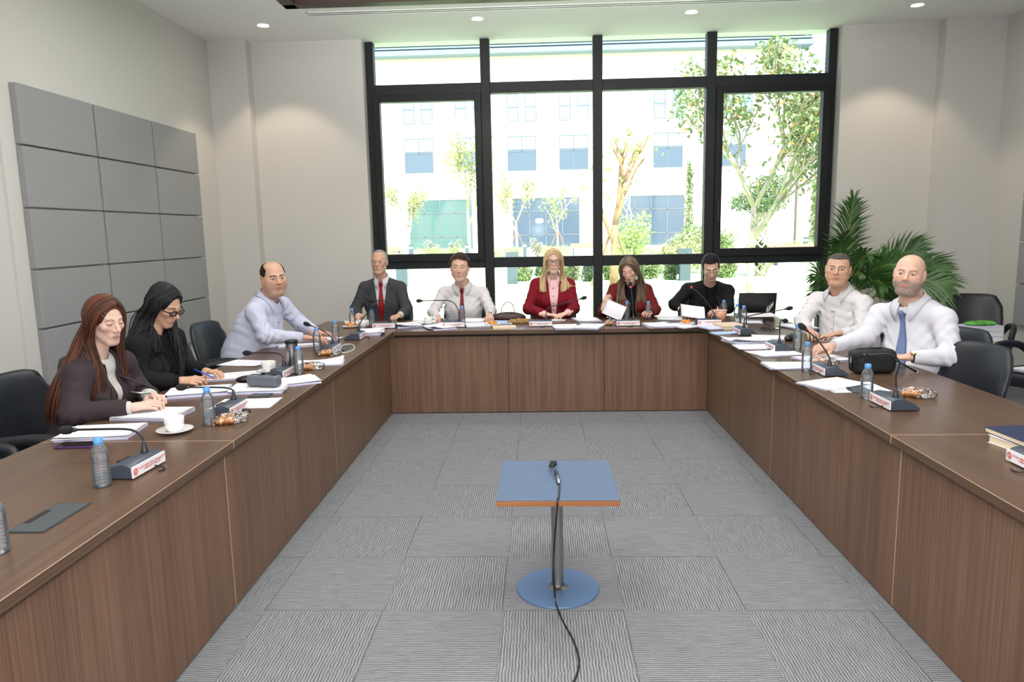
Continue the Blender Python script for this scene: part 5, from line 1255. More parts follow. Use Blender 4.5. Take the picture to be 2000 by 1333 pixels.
# ================================================================== THINGS ON THE TABLES
def at(px, py, z=TH): p = onz(px, py, z); return (p[0], p[1], z)
# ---- conference microphones
mbm = mat('mic_base_grey', srgb(62, 68, 80), .42); mbs = mat('mic_side', srgb(44, 46, 54), .4); plt = mat('nameplate_white', srgb(236, 234, 238), .35); redm = mat('print_red', srgb(205, 40, 52), .5); foam = mat('mic_foam', (.012, .012, .014), .95, bump=.6, bscale=900)
ledm = mat('red_ring_light', (.8, .02, .02), .4, emit=(1, .05, .04), estr=1.2); whm = mat('print_white', (.85, .85, .85), .5)
pr = [(0, .004), (-.001, .044), (.010, .052), (.035, .056), (.070, .050), (.105, .032), (.128, .012), (.130, .004)]
LM = text_mesh('KUZEY KIBRIS T\u00dcRK CUMHUR\u0130YET\u0130\nCUMHUR\u0130YET MECL\u0130S\u0130', .0098, spacing=.95)
mic_proto = None
def mic_base():
    r = empty('conference_microphone', (0, 0, 0))
    # hull: rounded profile (y,z) swept along x
    V = []; F = []; n = len(pr); xs = [-.098, -.094, .094, .098]
    for i, x in enumerate(xs):
        k = .92 if i in (0, 3) else 1
        V += [(x, (y-.05)*k+.05, (z-.02)*k+.02 if k < 1 else z) for y, z in pr]
    for i in range(3):
        for j in range(n): F.append((i*n+j, i*n+(j+1) % n, (i+1)*n+(j+1) % n, (i+1)*n+j))
    F += [tuple(range(n)), tuple(reversed([3*n+j for j in range(n)]))]
    MB().add(V, F).build('base', mbm, r, autosm=.7)
    b = MB(); b.box(-.035, .03, .075, .095, .040, .046); b.build('button_panel', blackpl, r, bevel=.002)
    p = MB().box(-.1, .1, -.006, -.002, .006, .046).build('name_plate', plt, r, bevel=.0008)
    me = LM; lo = bpy.data.objects.new('lettering', me); COL.objects.link(lo); lo.parent = p; lo.rotation_euler = (PI/2, 0, 0); lo.location = (.016, -.0066, .026)
    if not me.materials: me.materials.append(redm)
    e = MB().lathe([(.0125, 0), (.0125, .0008)], 24, M=Matrix.Rotation(PI/2, 4, 'X')).build('emblem', redm, p); e.location = (-.082, -.0062, .026)
    rg = MB(); rg.lathe([(.0098, .0009), (.0098, .0012), (.0086, .0012), (.0086, .0009)], 24, M=Matrix.Rotation(PI/2, 4, 'X'), cap=False)
    pts = [(.0042*math.cos(a), .0042*math.sin(a)) for a in np.linspace(.6, 2*PI-.6, 14)]+[(.0012+.0034*math.cos(a), .0034*math.sin(a)) for a in np.linspace(2*PI-.8, .8, 12)]
    rg.prism(pts, .0009, .0012, M=Matrix.Rotation(PI/2, 4, 'X')); rg.build('crescent_ring', whm, p).location = (-.082, -.0062, .026)
    MB().lathe([(.016, .05), (.013, .062), (.007, .085), (.005, .10)], 16, cx=.05, cy=.04).build('stem_socket', mbs, r, smooth=True)
    MB().tube(smoothpath([(.03, .0, .012), (.035, -.03, .006), (.02, -.05, .004), (-.01, -.045, .004)]), .003).build('cable', MATS['black_cable'], r, smooth=True)
    return r
proto_mic = mic_base(); mic_used = False; mic_kids = list(proto_mic.children)
def mic(spx, spy, rz, hpx, hpy, dy, style, label, lit=False, head=True, plane='y', cable=None):
    """spx,spy: pixel of the stem foot; head pixel on plane at offset dy from it"""
    global mic_used
    r = proto_mic
    if mic_used:
        r = proto_mic.copy(); COL.objects.link(r)
        for ch in mic_kids: copy_tree(ch, r)
    mic_used = True
    foot = onz(spx, spy, TH+.05); lf = Matrix.Rotation(rz, 3, 'Z') @ Vector((.05, .04, 0))
    r.location = (foot[0]-lf.x, foot[1]-lf.y, TH); r.rotation_euler = (0, 0, rz); tag(r, label, 'microphone', 'conference microphones with name plates')
    if not head: return r
    hw = ony(hpx, hpy, foot[1]+dy) if plane == 'y' else onx(hpx, hpy, foot[0]+dy)
    Mi = (Matrix.Translation(r.location) @ Matrix.Rotation(rz, 4, 'Z')).inverted(); h = Mi @ Vector(hw); f = Vector((.05, .04, .095))
    dx = Vector((h.x-f.x, h.y-f.y, 0)); H = h.z-f.z
    st = {'L': [(0, 0), (.03, .45), (.12, .85), (.32, 1.03), (1, 1.0)], 'D': [(0, 0), (.02, .30), (.16, .55), (1, 1)], 'S': [(0, 0), (.25, .35), (.6, .72), (1, 1)], 'V': [(0, 0), (.02, .4), (-.05, .8), (.25, 1.05), (1, 1)]}[style]
    path = smoothpath([f+dx*u+Vector((0, 0, H*v)) for u, v in st], 8); MB().tube(path, .0042, n=8).build('gooseneck', MATS['black_cable'], r, smooth=True)
    d = (path[-1]-path[-3]).normalized(); q = d.to_track_quat('Z', 'Y').to_matrix().to_4x4(); M = Matrix.Translation(path[-1]) @ q
    MB().lathe([(.004, -.012), (.0085, 0), (.0085, .016)], 14, M=M).build('capsule', blackpl, r, smooth=True)
    if lit: MB().lathe([(.0105, -.002), (.0105, .008)], 18, M=M).build('light_ring', ledm, r)
    MB().lathe([(.0095, .010), (.014, .016), (.0165, .028), (.0165, .040), (.013, .052), (.006, .058), (.001, .059)], 18, M=M).build('windshield', foam, r, smooth=True)
    return r
L_, R_ = PI/2, -PI/2
mic(283, 886, L_-.05, 146, 840, -.0, 'L', 'microphone with foam head in front of the purple phone, nearest on the left table')
mic(457, 782, L_, 366, 757, .02, 'L', 'microphone with white name plate in front of the auburn-haired person')
mic(555, 716, L_, 492, 690, .02, 'L', 'microphone with name plate behind the grey pencil case and cappuccino')
mic(650, 672, L_, 606, 636, .06, 'S', 'microphone beside the white charging cable, before the lilac shirt')
mic(701, 648, L_, 726, 604, .02, 'S', 'microphone at the far left corner, head leaning right over the paper stack')
mic(762, 630, .0, 730, 588, .10, 'V', 'microphone in front of the grey-haired person in the suit')
mic(897, 628, .0, 825, 588, .08, 'L', 'microphone bending left in front of the person with the wine-red tie')
mic(1067, 626, .0, 1134, 584, .08, 'D', 'microphone bending right in front of the blonde person')
mic(1237, 625, .0, 1232, 562, .10, 'S', 'microphone with lit red ring upright before the reader in maroon', lit=True)
mic(1395, 623, .0, 1351, 562, .10, 'S', 'microphone with lit red ring before the person in black', lit=True)
mic(1453, 642, R_, 1534, 604, .02, 'D', 'microphone with long neck bending right at the far right corner')
mic(1522, 672, R_, 1530, 626, .04, 'V', 'microphone with upright neck before the person by the palm')
mic(1620, 716, R_, 1576, 646, .05, 'S', 'microphone leaning left in front of the bald person')
mic(1749, 778, R_, 1690, 694, .04, 'V', 'microphone in front of the black pouch, nearest complete one on the right table')
mic(2052, 900, R_, 0, 0, 0, 'L', 'microphone base cut by the right frame edge below the dark blue notebook', head=False)
# ---- water bottles
pet = glassy('pet_plastic', (.98, .99, 1), .045, .04, .07); water = glassy('water', (.96, .98, 1), .04, .01, .03); capb = mat('cap_blue', srgb(96, 158, 222), .4); ringb = mat('bottle_tint', srgb(150, 185, 215), .3)
def bottle_proto():
    r = empty('water_bottle', (0, 0, 0)); P = [(.0, .004), (.020, .0), (.027, .003), (.0285, .012)]
    z = .014
    while z < .085: P += [(.0287, z), (.0268, z+.0035), (.0287, z+.007)]; z += .0105
    P += [(.0265, .095), (.0285, .100), (.0285, .112), (.024, .128), (.0155, .143), (.0125, .148), (.0125, .153)]
    MB().lathe(P, 28, cap=False).build('bottle_shell', pet, r, smooth=True)
    W = [(max(.001, a-.0012), b+.001) for a, b in P if b < .112]+[(.0262, .113), (.001, .1135)]
    MB().lathe(W, 28, cap=False).build('water', water, r, smooth=True)
    MB().lathe([(.0140, .152), (.0148, .153), (.0148, .166), (.0138, .1685), (.001, .169)], 24).build('cap', capb, r, autosm=.6)
    MB().lathe([(.0146, .147), (.0146, .1505)], 20).build('collar_ring', capb, r)
    return r
bp = bottle_proto(); bu = False
def bottle(px, py, label, sc=1.):
    global bu
    r = copy_tree(bp) if bu else bp; bu = True; r.location = at(px, py); r.rotation_euler = (0, 0, px*.37); r.scale = (sc,)*3; return tag(r, label, 'bottle', 'small clear water bottles with blue caps')
for px, py, l in ((201, 950, 'beside the nearest microphone on the left table'), (-3, 1080, 'cut by the left frame edge'), (409, 830, 'between the white cup and the second left microphone'), (585, 731, 'in front of the steel tumbler'),
        (620, 686, 'left of the microphone by the white cable'), (656, 668, 'behind the microphone by the white cable, near the hands'), (689, 638, 'left of the teacup at the back left corner'), (727, 640, 'right of the teacup before the grey-haired person'),
        (903, 634, 'right of the microphone before the wine-red tie'), (1224, 624, 'left of the microphone before the reader'), (1266, 624, 'right of the microphone before the reader'), (1413, 622, 'directly behind the patterned orange paper cup'),
        (1439, 632, 'left one of the pair before the laptop'), (1452, 636, 'right one of the pair before the laptop'), (1557, 683, 'nearer the hands of the person by the palm'), (1575, 725, 'left of the microphone before the bald person'), (1692, 779, 'left of the nearest complete right table microphone')):
    bottle(px, py, 'clear water bottle with blue cap '+l)
# ---- papers
def paper_mat(name, c=(236, 235, 242), lines=True, dens=1.):
    m = mat(name, srgb(*c), .7); n = m.node_tree; L = n.links.new; b = n.nodes['Principled BSDF']
    if lines:
        tc = n.nodes.new('ShaderNodeTexCoord'); sx = n.nodes.new('ShaderNodeSeparateXYZ'); L(tc.outputs['Object'], sx.inputs[0])
        def mth(op, a, v=None, v2=None):
            k = n.nodes.new('ShaderNodeMath'); k.operation = op
            (L(a, k.inputs[0]) if not isinstance(a, float) else None)
            if v is not None: (L(v, k.inputs[1]) if not isinstance(v, float) else setattr(k.inputs[1], 'default_value', v))
            return k.outputs[0]
        ln = mth('LESS_THAN', mth('FRACT', mth('MULTIPLY', sx.outputs[1], 150.*dens)), .38)
        nz = n.nodes.new('ShaderNodeTexNoise'); nz.inputs['Scale'].default_value = 1; mp = n.nodes.new('ShaderNodeMapping'); mp.inputs['Scale'].default_value = (260, 30, 1); L(tc.outputs['Object'], mp.inputs[0]); L(mp.outputs[0], nz.inputs['Vector'])
        wd = mth('GREATER_THAN', nz.outputs[0], .46); blk_ = mth('GREATER_THAN', mth('FRACT', mth('MULTIPLY', sx.outputs[1], 14.)), .22)
        inx = mth('LESS_THAN', mth('ABSOLUTE', sx.outputs[0]), .082); iny = mth('LESS_THAN', mth('ABSOLUTE', sx.outputs[1]), .122)
        t = mth('MULTIPLY', mth('MULTIPLY', mth('MULTIPLY', ln, wd), mth('MULTIPLY', inx, iny)), blk_); t = mth('MULTIPLY', t, .55)
        mx = n.nodes.new('ShaderNodeMix'); mx.data_type = 'RGBA'; mx.inputs[6].default_value = (*srgb(*c), 1); mx.inputs[7].default_value = (.16, .16, .18, 1); L(t, mx.inputs[0]); L(mx.outputs[2], b.inputs['Base Color'])
    return m
pap = paper_mat('printed_paper'); papb = paper_mat('blank_paper', (238, 237, 244), False); papl = paper_mat('lavender_paper', (214, 212, 238), False); cream_p = paper_mat('cream_cover', (226, 200, 172), False); bluep = paper_mat('light_blue_cover', (170, 198, 232), False)
def sheet(mb, w, h, z, curl, rng, th=.0006, rot=0., dx=0., dy=0.):
    nu, nv = 6, 8; ph = rng.uniform(0, 6); V = []; c, s_ = math.cos(rot), math.sin(rot); cc = rng.choice([0, 1, 2, 3])
    for k in (0, 1):
        for i in range(nu+1):
            for j in range(nv+1):
                x = (i/nu-.5)*w; y = (j/nv-.5)*h; cx = (i/nu if cc & 1 else 1-i/nu); cy = (j/nv if cc & 2 else 1-j/nv)
                zz = z+curl*(max(0, cx+cy-1.35)/.65)**2*1.0+curl*.10*(1+math.sin(ph+x*25+y*12)); V.append((x*c-y*s_+dx, x*s_+y*c+dy, zz+(th if k else 0)))
    K = (nu+1)*(nv+1); F = []
    for i in range(nu):
        for j in range(nv): a = i*(nv+1)+j; F.append((a+K, a+nv+1+K, a+nv+2+K, a+1+K)); F.append((a, a+1, a+nv+2, a+nv+1))
    bd = [j for j in range(nv+1)]+[i*(nv+1)+nv for i in range(1, nu+1)]+[nu*(nv+1)+j for j in range(nv-1, -1, -1)]+[i*(nv+1) for i in range(nu-1, 0, -1)]
    for a, b in zip(bd, bd[1:]+bd[:1]): F.append((a, b, b+K, a+K))
    mb.add(V, F)
def papers(px, py, rot, th, label, m=None, curl=.004, w=.21, h=.297, z=TH, seed=None, grp='papers spread on the tables', pos=None):
    rng = random.Random(seed or int(px*7+py)); p = pos or at(px, py, z); single = th < .002
    if single:
        mb = MB(); sheet(mb, w, h, .0006, curl, rng); o = mb.build('paper_sheet', m or pap, None, smooth=True); o.location = p; o.rotation_euler = (0, 0, rot)
        return tag(o, label, 'paper', grp)
    r = empty('paper_stack', p, rot, label, 'papers', grp); mb = MB(); z0 = 0; k = max(2, int(th/.005)); 
    for i in range(k): mb.box(-w/2+rng.uniform(-.004, .004), w/2+rng.uniform(-.004, .004), -h/2+rng.uniform(-.004, .004), h/2+rng.uniform(-.004, .004), z0, z0+th/k-.0008); z0 += th/k
    mb.build('ream', papl, r); zt = z0
    for i in range(2):
        mb = MB(); sheet(mb, w, h, zt+.0005+i*.0022, curl, rng, rot=rng.uniform(-.16, .16) if i == 0 else 0, dx=rng.uniform(-.02, .02)*(1-i), dy=rng.uniform(-.02, .02)*(1-i)); mb.build('loose_sheet', m or pap, r, smooth=True)
    return r
h_ = PI/2
PL = [(200, 848, h_+.15, .012, 'stack of printed papers behind the purple phone'), (300, 812, h_-.1, .012, 'printed paper stack under the clasped hands of the auburn-haired person'), (392, 768, h_+.3, .014, 'paper stack between both women on the left table'),
      (482, 789, h_+.05, 0, 'single printed sheet under the second left microphone'), (506, 762, h_+.1, .012, 'paper stack under the grey pencil case'), (570, 748, h_+.5, .010, 'thin paper stack right of the grey pencil case'),
      (458, 737, h_+.3, .006, 'printed list the black-haired person is writing on'), (480, 710, h_-.25, 0, 'sheet lying above the written list, near the empty chair'), (625, 711, h_+.2, .005, 'curled sheets right of the steel tumbler'),
      (584, 676, h_+.3, 0, 'sheet on the left table beside the lilac sleeve'), (628, 664, h_-.1, .004, 'thin papers under the hands of the lilac shirt'), (722, 652, .1, .022, 'thick paper stack on the far left table corner'),
      (700, 632, .3, .008, 'papers and red-edged folder at the back left corner'), (796, 637, .3, .012, 'curled paper stack right of the back left microphone'), (858, 641, .5, .010, 'loose curled papers before the wine-red tie person'),
      (838, 629, -.2, .006, 'papers behind the white cup on the back table'), (932, 636, .2, .004, 'papers right of the second back row microphone'), (925, 627, -.1, .003, 'sheets in front of the white shirt and wine-red tie'),
      (1104, 640, .1, .006, 'paper stack right of the blonde person microphone'), (1152, 640, -.3, .010, 'paper stack left of the centre of the back table'), (1145, 626, .2, .006, 'papers between the blonde person and the reader'),
      (1088, 627, 1.4, .003, 'small papers under the blonde person hands'), (1285, 637, .1, .008, 'paper stack right of the reader microphone'), (1330, 637, .5, .003, 'sheets at the front edge before the person in black'), (1310, 623, -.2, .003, 'papers between the reader and the person in black'),
      (1390, 640, .3, .003, 'lavender papers left of the cream book'), (1465, 629, -.3, .006, 'papers in front of the laptop'), (1460, 668, h_+.25, .014, 'curled paper stack at the far right table corner'), (1510, 662, h_-.2, .008, 'papers beside the black glasses case'),
      (1478, 678, h_, .001, 'single sheet with a blue pen at the right table'), (1515, 692, h_+.2, .004, 'papers in front of the upright right microphone'), (1545, 716, h_, .004, 'papers left of the bottle before the bald person'), (1605, 703, h_+.35, .006, 'papers between the bald person and the microphone'),
      (1625, 751, h_+.45, .002, 'top sheets lying near the right table inner edge'), (1665, 758, h_+.1, 0, 'sheet partly under the nearest right bottle'), (1560, 640, .2, .008, 'papers in front of the person by the palm'), (1722, 718, h_, 0, 'small white card right of the black pouch')]
for i, (px, py, ro, th, l) in enumerate(PL):
    small = 'small' in l; papers(px, py, ro, th, l, curl=.022 if 'curled' in l else .004, w=.12 if small else .21, h=.12 if small else .297, m=papb if i % 3 == 2 or 'card' in l else (papl if 'lavender' in l else pap))
def book(px, py, rot, w, h, t, m, label, z=TH, pages=None, cat='book', pos=None, name='book', grp=None):
    r = empty(name, pos or at(px, py, z), rot, label, cat, grp); MB().box(-w/2, w/2, -h/2, h/2, t-.003, t).build('cover', m, r, bevel=.001); MB().box(-w/2, w/2, -h/2, h/2, 0, .002).build('back_cover', m, r)
    MB().box(-w/2+.004, w/2-.004, -h/2+.003, h/2-.003, .002, t-.003).build('pages', pages or mat('page_block', srgb(226, 210, 184), .8), r); return r
book(1425, 640, .15, .2, .26, .028, cream_p, 'cream covered book at the far right table corner'); book(985, 641, .1, .2, .16, .014, cream_p, 'cream covered book at the front edge left of the blonde person', cat='book')
book(978, 631, -.1, .24, .2, .010, bluep, 'light blue folder left of the blonde person', cat='folder', name='folder'); book(1415, 652, h_+.2, .12, .2, .008, bluep, 'light blue notepad with a folded tissue before the right corner microphone', cat='notepad', name='notepad')
navy = mat('navy_cover', srgb(34, 42, 78), .5)
# ---- cups, saucers
por = mat('porcelain', srgb(238, 236, 234), .12, spec=.6, coat=.5)
def cup(px, py, label, rz=2.6, coffee=None, sauc=True, sc=1., slabel=None):
    p = at(px, py)
    if sauc:
        s = empty('saucer', p, 0, slabel, 'saucer', 'white porcelain saucers'); MB().lathe([(.03, .0), (.045, .003), (.072, .014), (.075, .016), (.073, .017), (.045, .008), (.02, .006), (.001, .006)], 36).build('plate', por, s, smooth=True)
    c = empty('coffee_cup', (p[0], p[1], TH+(.0065 if sauc else 0)), rz, label, 'cup', 'white porcelain cups'); c.scale = (sc,)*3
    MB().lathe([(.001, .0), (.024, .0), (.026, .003), (.030, .008), (.0375, .022), (.040, .040), (.041, .062), (.0398, .063), (.0375, .04), (.034, .02), (.024, .009), (.001, .008)], 36, cap=False).build('bowl', por, c, smooth=True)
    MB().tube(smoothpath([(.038, 0, .054), (.058, 0, .056), (.064, 0, .044), (.058, 0, .026), (.036, 0, .018)], 6), .0042, n=8, flat=1.6).build('handle', por, c, smooth=True)
    if coffee: MB().lathe([(.0385, .052), (.028, .0575), (.001, .059)], 28).build('coffee', coffee, c, smooth=True)
    return c
capp = mat('milk_foam', srgb(222, 190, 150), .6, var=.25, vscale=60)
cup(342, 845, 'large white porcelain cup near the second left microphone', slabel='white saucer under the cup nearest the viewer')
cup(526, 728, 'white cup of cappuccino behind the grey pencil case', coffee=capp, slabel='white saucer under the cappuccino')
cup(709, 640, 'white teacup between two bottles at the back left corner', sauc=False, rz=.2)
cup(837, 634, 'white cup on a saucer before the wine-red tie person', slabel='white saucer under the cup on the back table', rz=.1)
g = empty('drinking_glass', at(868, 633), 0, 'small clear drinking glass right of the white cup on the back table', 'glass'); MB().lathe([(.001, .002), (.026, 0), (.032, .05), (.031, .05), (.025, .004), (.001, .004)], 24, cap=False).build('glass_wall', pet, g, smooth=True)
# ---- tumbler
t = empty('steel_tumbler', at(573, 728), 0, 'tall brushed steel travel tumbler with black lid', 'tumbler'); stl = mat('brushed_steel', srgb(170, 166, 164), .28, metal=1)
MB().lathe([(.026, .0), (.030, .004), (.036, .182), (.036, .184)], 32).build('body', stl, t, smooth=True); MB().lathe([(.0375, .180), (.0385, .184), (.0385, .198), (.036, .200), (.030, .196), (.001, .195)], 32).build('lid', blackpl, t, autosm=.6)
# ---- pastries in bags / on plates
past = mat('pastry', srgb(214, 140, 66), .6, var=.4, vscale=50, bump=.6, bscale=120); bag = glassy('cellophane', (.96, .97, .98), .16, .08)
def pastry(px, py, label, bagged=True, rz=0, n=5, name='bagged_pastry', cat='pastry', group='wrapped pastries'):
    rng = random.Random(int(px)); r = empty(name, at(px, py), rz, label, cat, group); z0 = 0
    if not bagged:
        MB().lathe([(.035, 0), (.05, .003), (.075, .013), (.074, .015), (.05, .006), (.001, .005)], 30).build('plate', por, r, smooth=True); z0 = .006
    for i in range(n):
        a = i*2.4; d = .022 if i else 0; mb = MB(); mb.ball((0, 0, 0), .022, 12, sc=(1.35, .8, .62)); o = mb.build('pastry', past, r, smooth=True); o.location = (math.cos(a)*d*1.3, math.sin(a)*d, z0+.014+.008*(i % 2)); o.rotation_euler = (rng.uniform(-.3, .3), rng.uniform(-.3, .3), a)
    if bagged:
        def f(p): return ell(p, (0.012, 0, .018), (.085, .052, .026))+.004*np.sin(p[:, 0]*160+3*np.sin(p[:, 1]*90))+.003*np.sin(p[:, 1]*210+p[:, 2]*90)
        v, q = surfnet(lambda p: smax(f(p), .0008-p[:, 2], .003), (-.1, -.08, -.01), (.12, .08, .06), .005); np_mesh('bag', [(v, q, None, 0)], bag, r)
    return r
pastry(445, 827, 'bagged orange pastry right of the second left bottle', rz=.8); pastry(604, 722, 'bagged pastry right of the bottle at the steel tumbler', rz=.5); pastry(640, 694, 'bagged pastry in front of the microphone with the white cable', rz=.4)
pastry(1605, 712, 'bagged pastry behind the microphone before the bald person', rz=-.5); pastry(1785, 775, 'bagged biscuit behind the nearest right microphone', rz=-.6); pastry(1192, 635, 'bagged biscuit left of the reader microphone')
for px, py, l in ((684, 640, 'plate of biscuits at the back left corner'), (962, 636, 'plate with a biscuit between the wine-red tie and blonde persons'), (1341, 634, 'plate of pastries left of the microphone before the person in black')): pastry(px, py, l, False, name='pastry_plate', cat='plate', group='plates of pastries', n=4)
# ---- phone, pencil case, pens
t = empty('smartphone', at(152, 872), 1.47+.15, 'smartphone in a purple case on the near left table', 'phone'); MB().rbox(-.037, .037, -.078, .078, 0, .009, .01).build('case', mat('purple_case', srgb(74, 40, 92), .45), t); MB().rbox(-.034, .034, -.075, .075, .0092, .0098, .008).build('screen', mat('phone_screen', (.01, .01, .012), .08), t)
pc = mat('grey_leatherette', srgb(98, 102, 110), .45, bump=.4, bscale=300); t = empty('pencil_case', at(516, 754, TH+.02), -.12+PI/2+1.45, 'soft grey zipped pencil case lying on papers', 'pencil case')
def f(p): q = np.abs(p-np.array([0, 0, .03]))-np.array([.078, .018, .014]); return np.linalg.norm(np.maximum(q, 0), axis=1)+np.minimum(q.max(1), 0)-.016+.0015*np.sin(p[:, 0]*80)
v, q = surfnet(f, (-.12, -.06, -.01), (.12, .06, .08), .006); np_mesh('body', [(v, q, None, 0)], pc, t); MB().tube([(-.08, -.002, .0605), (.08, -.002, .0605)], .0022, n=6).build('zip', legm, t)
t = empty('glasses_case', at(486, 748), .4, 'dark glasses case left behind the grey pencil case', 'case'); v, q = surfnet(lambda p: ell(p, (0, 0, .022), (.07, .03, .022)), (-.1, -.05, -.01), (.1, .05, .06), .006); np_mesh('shell', [(v, q, None, 0)], blea, t)
def pen(a, b, m, label, tip=None, r=.0042, name='pen', cat='pen'):
    a, b = Vector(a), Vector(b); o = empty(name, a, 0, label, cat, None); d = b-a; MB().tube([(0, 0, 0), tuple(d*.86)], r, n=10).build('barrel', m, o, smooth=True); MB().tube([tuple(d*.86), tuple(d*.94), tuple(d)], [r*.95, r*.6, r*.2], n=10).build('tip', tip or steel, o, smooth=True); return o
pb = mat('pen_blue', srgb(30, 90, 200), .4); po = mat('pen_orange', srgb(240, 150, 100), .4)
pen(ony(379, 722, 3.90), ony(425, 741, 3.86), pb, 'blue pen with orange tip held over the printed list', po, r=.004)
pen(ony(253, 766, 3.30), ony(300, 770, 3.34), steel, 'silver ballpoint pen under the auburn-haired person hand')
pen(at(551, 706, TH+.004), at(572, 708, TH+.004), steel, 'thin silver pen between cappuccino and tumbler'); pen(at(1500, 669, TH+.02), at(1530, 672, TH+.02), pb, 'blue pen on the papers at the right table')
pen(ony(1588, 668, 4.42), ony(1616, 657, 4.44), blackpl, 'black pen in the right hand of the bald person', r=.0035)
pen(at(1487, 628, TH+.01), at(1512, 640, TH+.01), blackpl, 'black pen on papers before the laptop'); pen(onz(1748, 703, TH+.085), at(1797, 731, TH+.008), blackpl, 'long slim black rod sloping from the pouch to the table', r=.006, name='black_rod', cat='rod')
# ---- white charging cable
o = MB().tube(smoothpath([at(x, y, TH+.003) for x, y in ((660, 683), (672, 674), (688, 673), (692, 681), (680, 688), (660, 690), (646, 695))], 8), .0028).build('charging_cable', pls, None, smooth=True); tag(o, 'white charging cable looping beside the microphone on the left table', 'cable')
# ---- black pouch
t = empty('zip_pouch', at(1702, 728), R_+.12, 'bulky black zipped pouch in front of the bald person', 'bag'); bf = mat('black_nylon', (.010, .010, .011), .6, bump=.4, bscale=400)
def f(p): q = np.abs(p-np.array([0, 0, .068]))-np.array([.085, .03, .035]); return np.linalg.norm(np.maximum(q, 0), axis=1)+np.minimum(q.max(1), 0)-.033+.0025*np.sin(p[:, 0]*60+p[:, 2]*50)
t.rotation_euler = (0, 0, .12)
v, q = surfnet(f, (-.14, -.09, -.01), (.14, .09, .16), .008); np_mesh('body', [(v, q, None, 0)], bf, t)
MB().tube(smoothpath([(-.119, -.0, .03), (-.117, 0, .1), (-.08, 0, .134), (.08, 0, .134), (.117, 0, .1)]), .004, n=6).build('zip', legm, t, smooth=True); MB().rbox(-.126, -.120, -.006, .006, .06, .1, .002).build('zip_puller', steel, t)
# ---- glasses case, phone etc at right corner
t = empty('glasses_case', at(1545, 665), .9, 'open black glasses case between the right papers', 'case'); v, q = surfnet(lambda p: smax(ell(p, (0, 0, .02), (.09, .04, .03)), .001-p[:, 2], .003), (-.1, -.06, -.01), (.1, .06, .07), .006); np_mesh('shell', [(v, q, None, 0)], blea, t)
t = empty('smartphone', at(1505, 646), 1.1, 'dark smartphone on papers at the right table', 'phone'); MB().rbox(-.036, .036, -.075, .075, .012, .02, .01).build('case', blackpl, t); MB().rbox(-.033, .033, -.072, .072, .0202, .0206, .008).build('screen', MATS['phone_screen'], t)
# ---- laptop
lp = at(1462, 617); t = empty('laptop', (lp[0]+.02, 6.66, TH), -.12, 'open black laptop seen from behind its lid, white mark on the corner', 'laptop')
MB().rbox(-.165, .165, .0, .23, .004, .02, .01).build('base', blackpl, t)
Mx = Matrix.Translation((0, .0, .018)) @ Matrix.Rotation(.28, 4, 'X'); ld = MB().rbox(-.165, .165, -.004, .004, .0, .225, .003, M=Mx).build('lid', mat('laptop_black', (.012, .012, .013), .35), t)
MB().box(-.155, .155, .0042, .0046, .012, .215, M=Mx).build('screen', mat('screen_dim', (.02, .02, .025), .1), ld)
mk = MB(); 
for i, (x0, x1, z0, z1) in enumerate(((.085, .09, .02, .08), (.092, .097, .04, .1), (.099, .104, .025, .07), (.106, .111, .05, .11), (.113, .118, .06, .095), (.12, .125, .075, .125), (.127, .132, .09, .12), (.134, .139, .10, .14))): mk.box(x0, x1, -.0050, -.0042, z0, z1, M=Mx)
mk.build('logo', whm, ld)
# ---- patterned paper cup with pens
def vor():
    m = mat('giraffe_print', srgb(206, 96, 48), .6); n = m.node_tree; tc = n.nodes.new('ShaderNodeTexCoord'); v_ = n.nodes.new('ShaderNodeTexVoronoi'); v_.feature = 'DISTANCE_TO_EDGE'; v_.inputs['Scale'].default_value = 95; n.links.new(tc.outputs['Object'], v_.inputs['Vector'])
    r = n.nodes.new('ShaderNodeValToRGB'); r.color_ramp.elements[0].position = .06; r.color_ramp.elements[1].position = .12; r.color_ramp.elements[0].color = (*srgb(236, 214, 190), 1); r.color_ramp.elements[1].color = (*srgb(196, 84, 40), 1); n.links.new(v_.outputs['Distance'], r.inputs[0]); n.links.new(r.outputs[0], n.nodes['Principled BSDF'].inputs['Base Color']); return m
cp = at(1408, 631); t = empty('paper_cup', cp, 0, 'orange giraffe-patterned paper cup standing before the person in black', 'cup')
MB().lathe([(.001, .003), (.033, 0), (.047, .112), (.0455, .112), (.032, .005), (.001, .005)], 32, cap=False).build('cup_wall', vor(), t, smooth=True); MB().lathe([(.0465, .110), (.0495, .112), (.0495, .116), (.0465, .117)], 32, cap=False).build('rim', papb, t, smooth=True)
for i, (dx, dy, m, l) in enumerate(((-.03, 0, MATS['white_plastic'], 'white pen'), (-.012, .01, mat('pen_red', srgb(220, 60, 40), .4), 'red-orange marker'), (.005, -.008, navy, 'navy pen'), (.028, .006, MATS['pen_red'], 'red pen'))):
    pen((cp[0]+dx*.3, cp[1]+dy*.3, TH+.006), (cp[0]+dx*1.2, cp[1]+dy*1.2, TH+.150-.006*i), m, l+' standing in the giraffe-patterned cup', tip=m)
